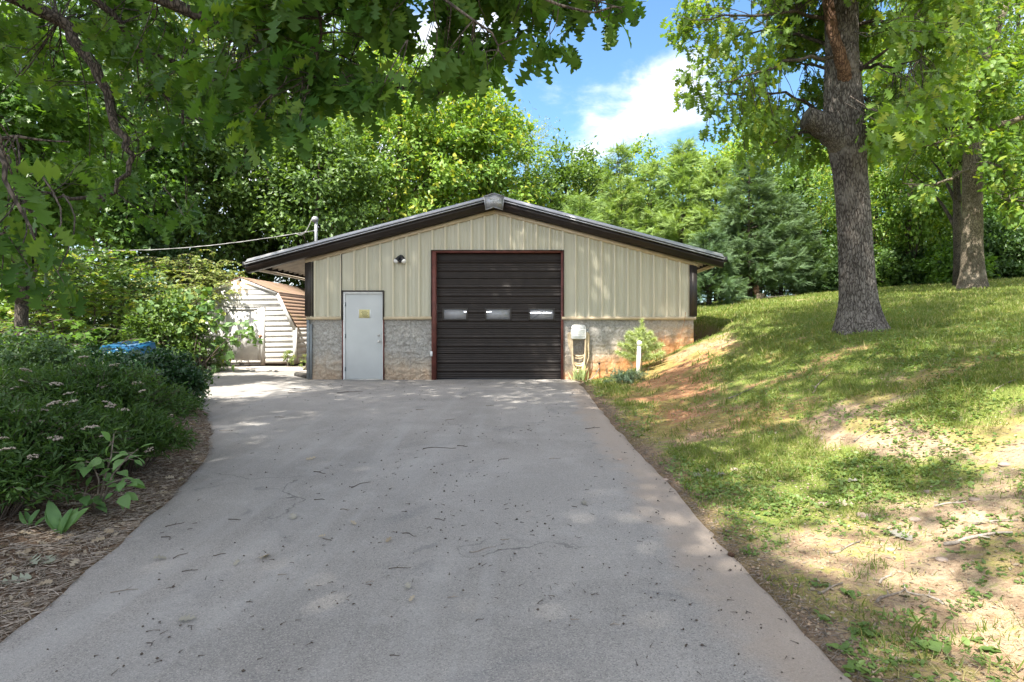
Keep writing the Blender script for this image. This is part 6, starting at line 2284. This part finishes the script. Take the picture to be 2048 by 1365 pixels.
for px, py, lp, lb in ((1955, 1077, 112, 'longest pale stick lying on the bare earth of the bank'), (1840, 1190, 90, 'curved brown stick standing out on the mossy bare earth'), (1770, 1160, 50, 'short pale stick near the bare patch weeds'), (1780, 1195, 84, 'thin straight stick across the bare earth'), (1690, 1100, 70, 'thin stick half hidden in the moss'), (1480, 790, 60, 'dark twig on the red soil of the bank'), (1640, 780, 84, 'long thin branch lying in the turf below the oak'), (1560, 690, 70, 'dead branch on the turf left of the oak foot'), (2010, 800, 60, 'dark dead branch with leaves at the right edge of the turf'), (1900, 1010, 50, 'thin twig on the pale soil'), (1990, 1045, 70, 'thin twig near the right edge of the bare earth'), (1730, 870, 60, 'thin twig where turf meets bare earth'), (1660, 1180, 60, 'dark twig in the weeds beside the driveway edge')):
    c_ = drop(px, py, False)
    pale = 'pale' in lb or 'curved' in lb
    twig(c_, lp * c_[1] / F * 1.05, (.013 if 'longest' in lb else .006 + .0007 * c_[1]), TWIGP if pale else TWIG, lb, 'sticks lying on the bank', True, 'stick', False, rng.normal() * .4 + (1.1 if 'curved' in lb else 0), 'stick', .16 if 'curved' in lb else .05)


def dead(px, py, size, lb, m_=L_DEAD, group='dead leaves on the driveway', on_drive=True, T=None):
    c_ = drop(px, py, on_drive)
    c_[2] += .012
    tv, tf = T or T_OAK[0]
    tv = tv.copy()
    tv[:, 2] += .06 * np.sin(tv[:, 1] * 5 + rng.random() * 3) + rng.choice([.1, .1, .3]) * np.abs(tv[:, 0])
    a_ = rng.random() * 6.3
    s_ = size * c_[1] / F
    mb = leaves(MB(), [c_ - s_ * .5 * np.array([math.cos(a_), math.sin(a_), 0])], [[math.cos(a_), math.sin(a_), .12]], [[rng.normal() * .2, -.25, 1]], s_, (tv, tf))
    return tag(mb.build('fallen_leaf', m_, org=tuple(c_)), lb, 'leaf', group)


for px, py, s_, m_, lb in ((527, 1117, 34, L_DEAD, 'curled brown dead leaf standing on the driveway'), (318, 1120, 24, L_PALE, 'pale star shaped leaf near the left driveway edge'), (375, 1242, 32, L_PALE, 'pale lobed leaf in the lower left of the driveway'), (815, 1175, 22, L_PALE, 'pale leaf scrap in the middle of the driveway'), (705, 1048, 18, L_DEAD, 'small tan leaf beside the twigs in the driveway middle'), (1168, 1008, 20, L_PALE, 'white leaf scrap near the right driveway edge'), (475, 1128, 18, L_PALE, 'small pale leaf right of the star shaped one'), (825, 1200, 18, L_DEAD, 'tan leaf just below the pale scrap'), (623, 919, 20, L_DEAD, 'dark curled leaf on the far driveway'), (585, 1035, 24, L_PALE, 'white paint like leaf streak on the driveway'), (778, 1082, 18, L_DEAD, 'dark folded leaf in the driveway centre'), (645, 1075, 14, L_DEAD, 'little brown leaf by the forked twig')):
    dead(px, py, s_, lb, m_)
for px, py, s_, m_, lb in ((1398, 955, 34, L_PALE, 'white dry leaf at the driveway edge beside weeds'), (1418, 945, 26, L_PALE, 'smaller white dry leaf next to the one at the driveway edge'), (1440, 952, 24, L_PALE, 'pale dry leaf right of the two white ones'), (1798, 1074, 48, L_PALE, 'largest bleached dead leaf on the bare earth'), (1690, 1012, 36, L_DEAD, 'tan dead leaf on the pale soil patch'), (1700, 965, 34, L_PALE, 'grey dead leaf on the upper edge of the soil patch'), (1540, 945, 24, L_DEAD, 'rolled tan leaf on the soil by the turf'), (1810, 1195, 22, L_DEAD, 'tan leaf by the curved stick'), (1850, 1200, 26, L_DEAD, 'pale tan leaf among the lower weeds')):
    dead(px, py, s_, lb, m_, 'dead leaves on the bank', False)
for px, py, s_ in ((1728, 1032, 30), (1830, 1040, 24), (1650, 1010, 26), (1735, 985, 20), (1950, 1000, 24), (1885, 1120, 26), (1780, 1100, 22), (2010, 930, 26), (1470, 940, 20), (1860, 985, 22), (1330, 960, 14), (1240, 920, 12)):
    c_ = drop(px, py, False)
    m = MB().lathe((0, 0, 0), (0, 0, 1), [(-.3, .25), (-.1, .5), (.12, .52), (.28, .34), (.34, .05)], 9)
    V = m.V[0]
    V *= (1 + .35 * (fbm(V[:, 0] * 3 + px, V[:, 1] * 3, V[:, 2] * 3, 2, 7) - .5))[:, None]
    s2 = s_ * c_[1] / F
    V *= np.array([s2, s2 * .8, s2 * .55])
    V += c_ + np.array([0, 0, .0])
    tag(m.build('stone', STONE, org=tuple(c_)), where('small tan stone', px, py, LAND_B), 'stone', 'stones in the bank')
# the brown clod at the driveway edge
c_ = drop(1462, 1113, False)
m = MB().lathe((0, 0, 0), (.2, 0, 1), [(-.3, .3), (-.1, .5), (.15, .45), (.3, .2), (.33, .03)], 9)
V = m.V[0]
V *= .045
V += c_ + np.array([0, 0, .012])
tag(m.build('earth_clod', B_RED, org=tuple(c_)), 'brown earth clod at the right edge of the driveway', 'clod')
# acorn caps and crumbs on the driveway
n = 1700
y = 2.2 * (13.0 / 2.2) ** rng.random(n)
x = edge_l(y) + (edge_r(y) - edge_l(y)) * rng.beta(1.6, 1.1, n)
ok = fbm(x * 1.2, y * 1.2, oct=3, seed=141) + .25 * rng.random(n) + .22 * ss(1 - np.minimum(edge_r(y) - x, x - edge_l(y)) / .5) > .60
x, y = x[ok], y[ok]
k = len(x)
mb = MB()
oct_v = np.array([(1, 0, 0), (-1, 0, 0), (0, 1, 0), (0, -1, 0), (0, 0, .8), (0, 0, -.6)], float)
oct_f = np.array([(0, 2, 4), (2, 1, 4), (1, 3, 4), (3, 0, 4), (2, 0, 5), (1, 2, 5), (3, 1, 5), (0, 3, 5)])
for i in range(k):
    s_ = (.0022 + .0055 * rng.random() ** 2.5) * (1 + .05 * y[i])
    mb.add(np.array([x[i], y[i], dz(x[i], y[i]) + s_ * .6]) + oct_v * s_ * rng.uniform(.7, 1.3, 3), oct_f)
    if rng.random() < .35:
        a_ = rng.random() * 6.3
        p0 = np.array([x[i], y[i], dz(x[i], y[i]) + .005])
        mb.tube([p0, p0 + np.array([math.cos(a_), math.sin(a_), .1]) * rng.uniform(.015, .04)], [.0022, .001], 4, False)
o = kind(mb.build('acorn_litter', TWIGD), 'stuff')
o['label'] = 'acorn caps and crumbs scattered over the driveway'
# mulch of sticks and dead leaves along the left edge of the driveway
mb, ml = MB(), MB()
n = 5200
y = 2.2 * (8.8 / 2.2) ** rng.random(n)
d = np.abs(rng.normal(size=n)) * .42 - .03
x = edge_l(y) - d
for i in range(n):
    z_ = gz(x[i], y[i]) + .004 + .012 * rng.random()
    a_ = rng.random() * np.pi
    L_ = rng.uniform(.02, .11) * (1.6 if rng.random() < .12 else 1)
    dv = np.array([math.cos(a_), math.sin(a_), rng.normal() * .08]) * L_
    sd_ = np.array([-math.sin(a_), math.cos(a_), 0]) * L_ * rng.normal() * .14
    p0 = np.array([x[i], y[i], z_])
    r_ = rng.uniform(.0012, .0034)
    (ml if rng.random() < .5 else mb).tube([p0 - dv * .5, p0 + sd_, p0 + dv * .5], [r_, r_ * .9, r_ * .5], 4, False)
o = kind(mb.build('mulch_sticks', TWIG), 'stuff')
o['label'] = 'brown mulch of sticks along the left driveway edge'
o = kind(ml.build('bleached_sticks', TWIGP), 'stuff')
o['label'] = 'bleached stick litter along the left driveway edge'
n = 900
y = 2.2 * (9.5 / 2.2) ** rng.random(n)
x = edge_l(y) - np.abs(rng.normal(size=n)) * .8 - .02
k = n
P = np.stack([x, y, ground(x, y) + .012], -1)
o = kind(leaves(MB(), P, rng.normal(size=(k, 3)) * np.array([1, 1, .25]), rng.normal(size=(k, 3)) * .4 + np.array([0, 0, 1]), rng.uniform(.03, .08, k), T_OAK[0]).build('leaf_litter', L_DEAD), 'stuff')
o['label'] = 'dry leaf litter under the flowering shrubs'
# crumbs and bits along the right edge and on the bare bank
n = 4200
y = 2.1 * (13 / 2.1) ** rng.random(n)
d = np.abs(rng.normal(size=n)) * np.where(rng.random(n) < .5, .18, 1.5)
x = edge_r(y) + d - .02
mb = MB()
for i in range(n):
    z_ = gz(x[i], y[i]) + .004
    a_ = rng.random() * np.pi
    L_ = rng.uniform(.012, .06)
    dv = np.array([math.cos(a_), math.sin(a_), rng.normal() * .1]) * L_
    p0 = np.array([x[i], y[i], z_])
    r_ = rng.uniform(.001, .0024) * (1 + .08 * y[i])
    mb.tube([p0 - dv * .5, p0 + dv * .5], [r_, r_ * .5], 3, False)
o = kind(mb.build('twig_litter', TWIG), 'stuff')
o['label'] = 'fine twig litter on the bank beside the driveway'
n = 2600
y = 2.1 * (9 / 2.1) ** rng.random(n)
x = edge_r(y) + .05 + 4 * rng.random(n) ** 1.3
P = np.stack([x, y, ground(x, y) + .006], -1)
o = kind(leaves(MB(), P, rng.normal(size=(n, 3)) * np.array([1, 1, .25]), rng.normal(size=(n, 3)) * .5 + np.array([0, 0, 1]), rng.uniform(.012, .032, n), T_OVAL).build('leaf_crumbs', L_DEAD), 'stuff')
o['label'] = 'broken dead leaf bits on the bank'
# crumbs of soil on the bare ground
n = 9000
y = 2.1 * (9 / 2.1) ** rng.random(n)
x = edge_r(y) + .03 + 4.2 * rng.random(n) ** 1.2
ok = fbm(x * 1.4, y * 1.4, oct=3, seed=161) + .2 * rng.random(n) > .55
x, y = x[ok], y[ok]
k = len(x)
sz = .003 + .010 * rng.random(k) ** 3
V = np.stack([x, y, ground(x, y) + sz * .25], -1)[:, None] + oct_v[None] * (sz[:, None] * rng.uniform(.6, 1.4, (k, 3)))[:, None]
Fc = oct_f[None] + (np.arange(k) * 6)[:, None, None]
o = kind(MB().add(V.reshape(-1, 3), Fc.reshape(-1, 3)).build('soil_crumbs', M_CRUMB), 'stuff')
o['label'] = 'crumbs of dry soil on the bare bank'
# longer tufts standing out of the lawn
nt = 620
yy = 5.2 * (22 / 5.2) ** rng.random(nt)
xx = edge_r(yy) + .3 + (.45 + .9 * yy) * rng.random(nt)
g = masks(xx, yy)[0]
ok = (g > .35) & ~((xx < 3.7) & (yy > 13.3)) & (np.hypot(xx - 5.06, yy - 9.25) > .55)
xx, yy = np.repeat(xx[ok], 16), np.repeat(yy[ok], 16)
k = len(xx)
sp = .03 + .004 * yy
xx, yy = xx + rng.normal(size=k) * sp, yy + rng.normal(size=k) * sp
P = np.stack([xx, yy, ground(xx, yy) - .004], -1)
o = kind(leaves(MB(), P, rng.normal(size=(k, 3)) * .42 + np.array([0, 0, 1]), rng.normal(size=(k, 3)) + np.array([0, -.6, .2]), rng.uniform(.05, .13, k) * (1 + .02 * yy), T_BLADE(.045)).build('tall_lawn_tufts', L_GRASS), 'stuff')
o['label'] = 'longer grass tufts standing out of the lawn'
# dry lobed leaves left lying in the corner of the mulch
for px, py, s_, lb in ((60, 1130, 60, 'big pale green fallen leaf on the mulch at the left edge'), (95, 1122, 46, 'second pale leaf crossing the big one on the mulch'), (30, 1165, 50, 'bleached leaf at the very left edge of the mulch')):
    dead(px, py, s_, lb, L_JUNL, 'pale fallen leaves on the mulch', False)
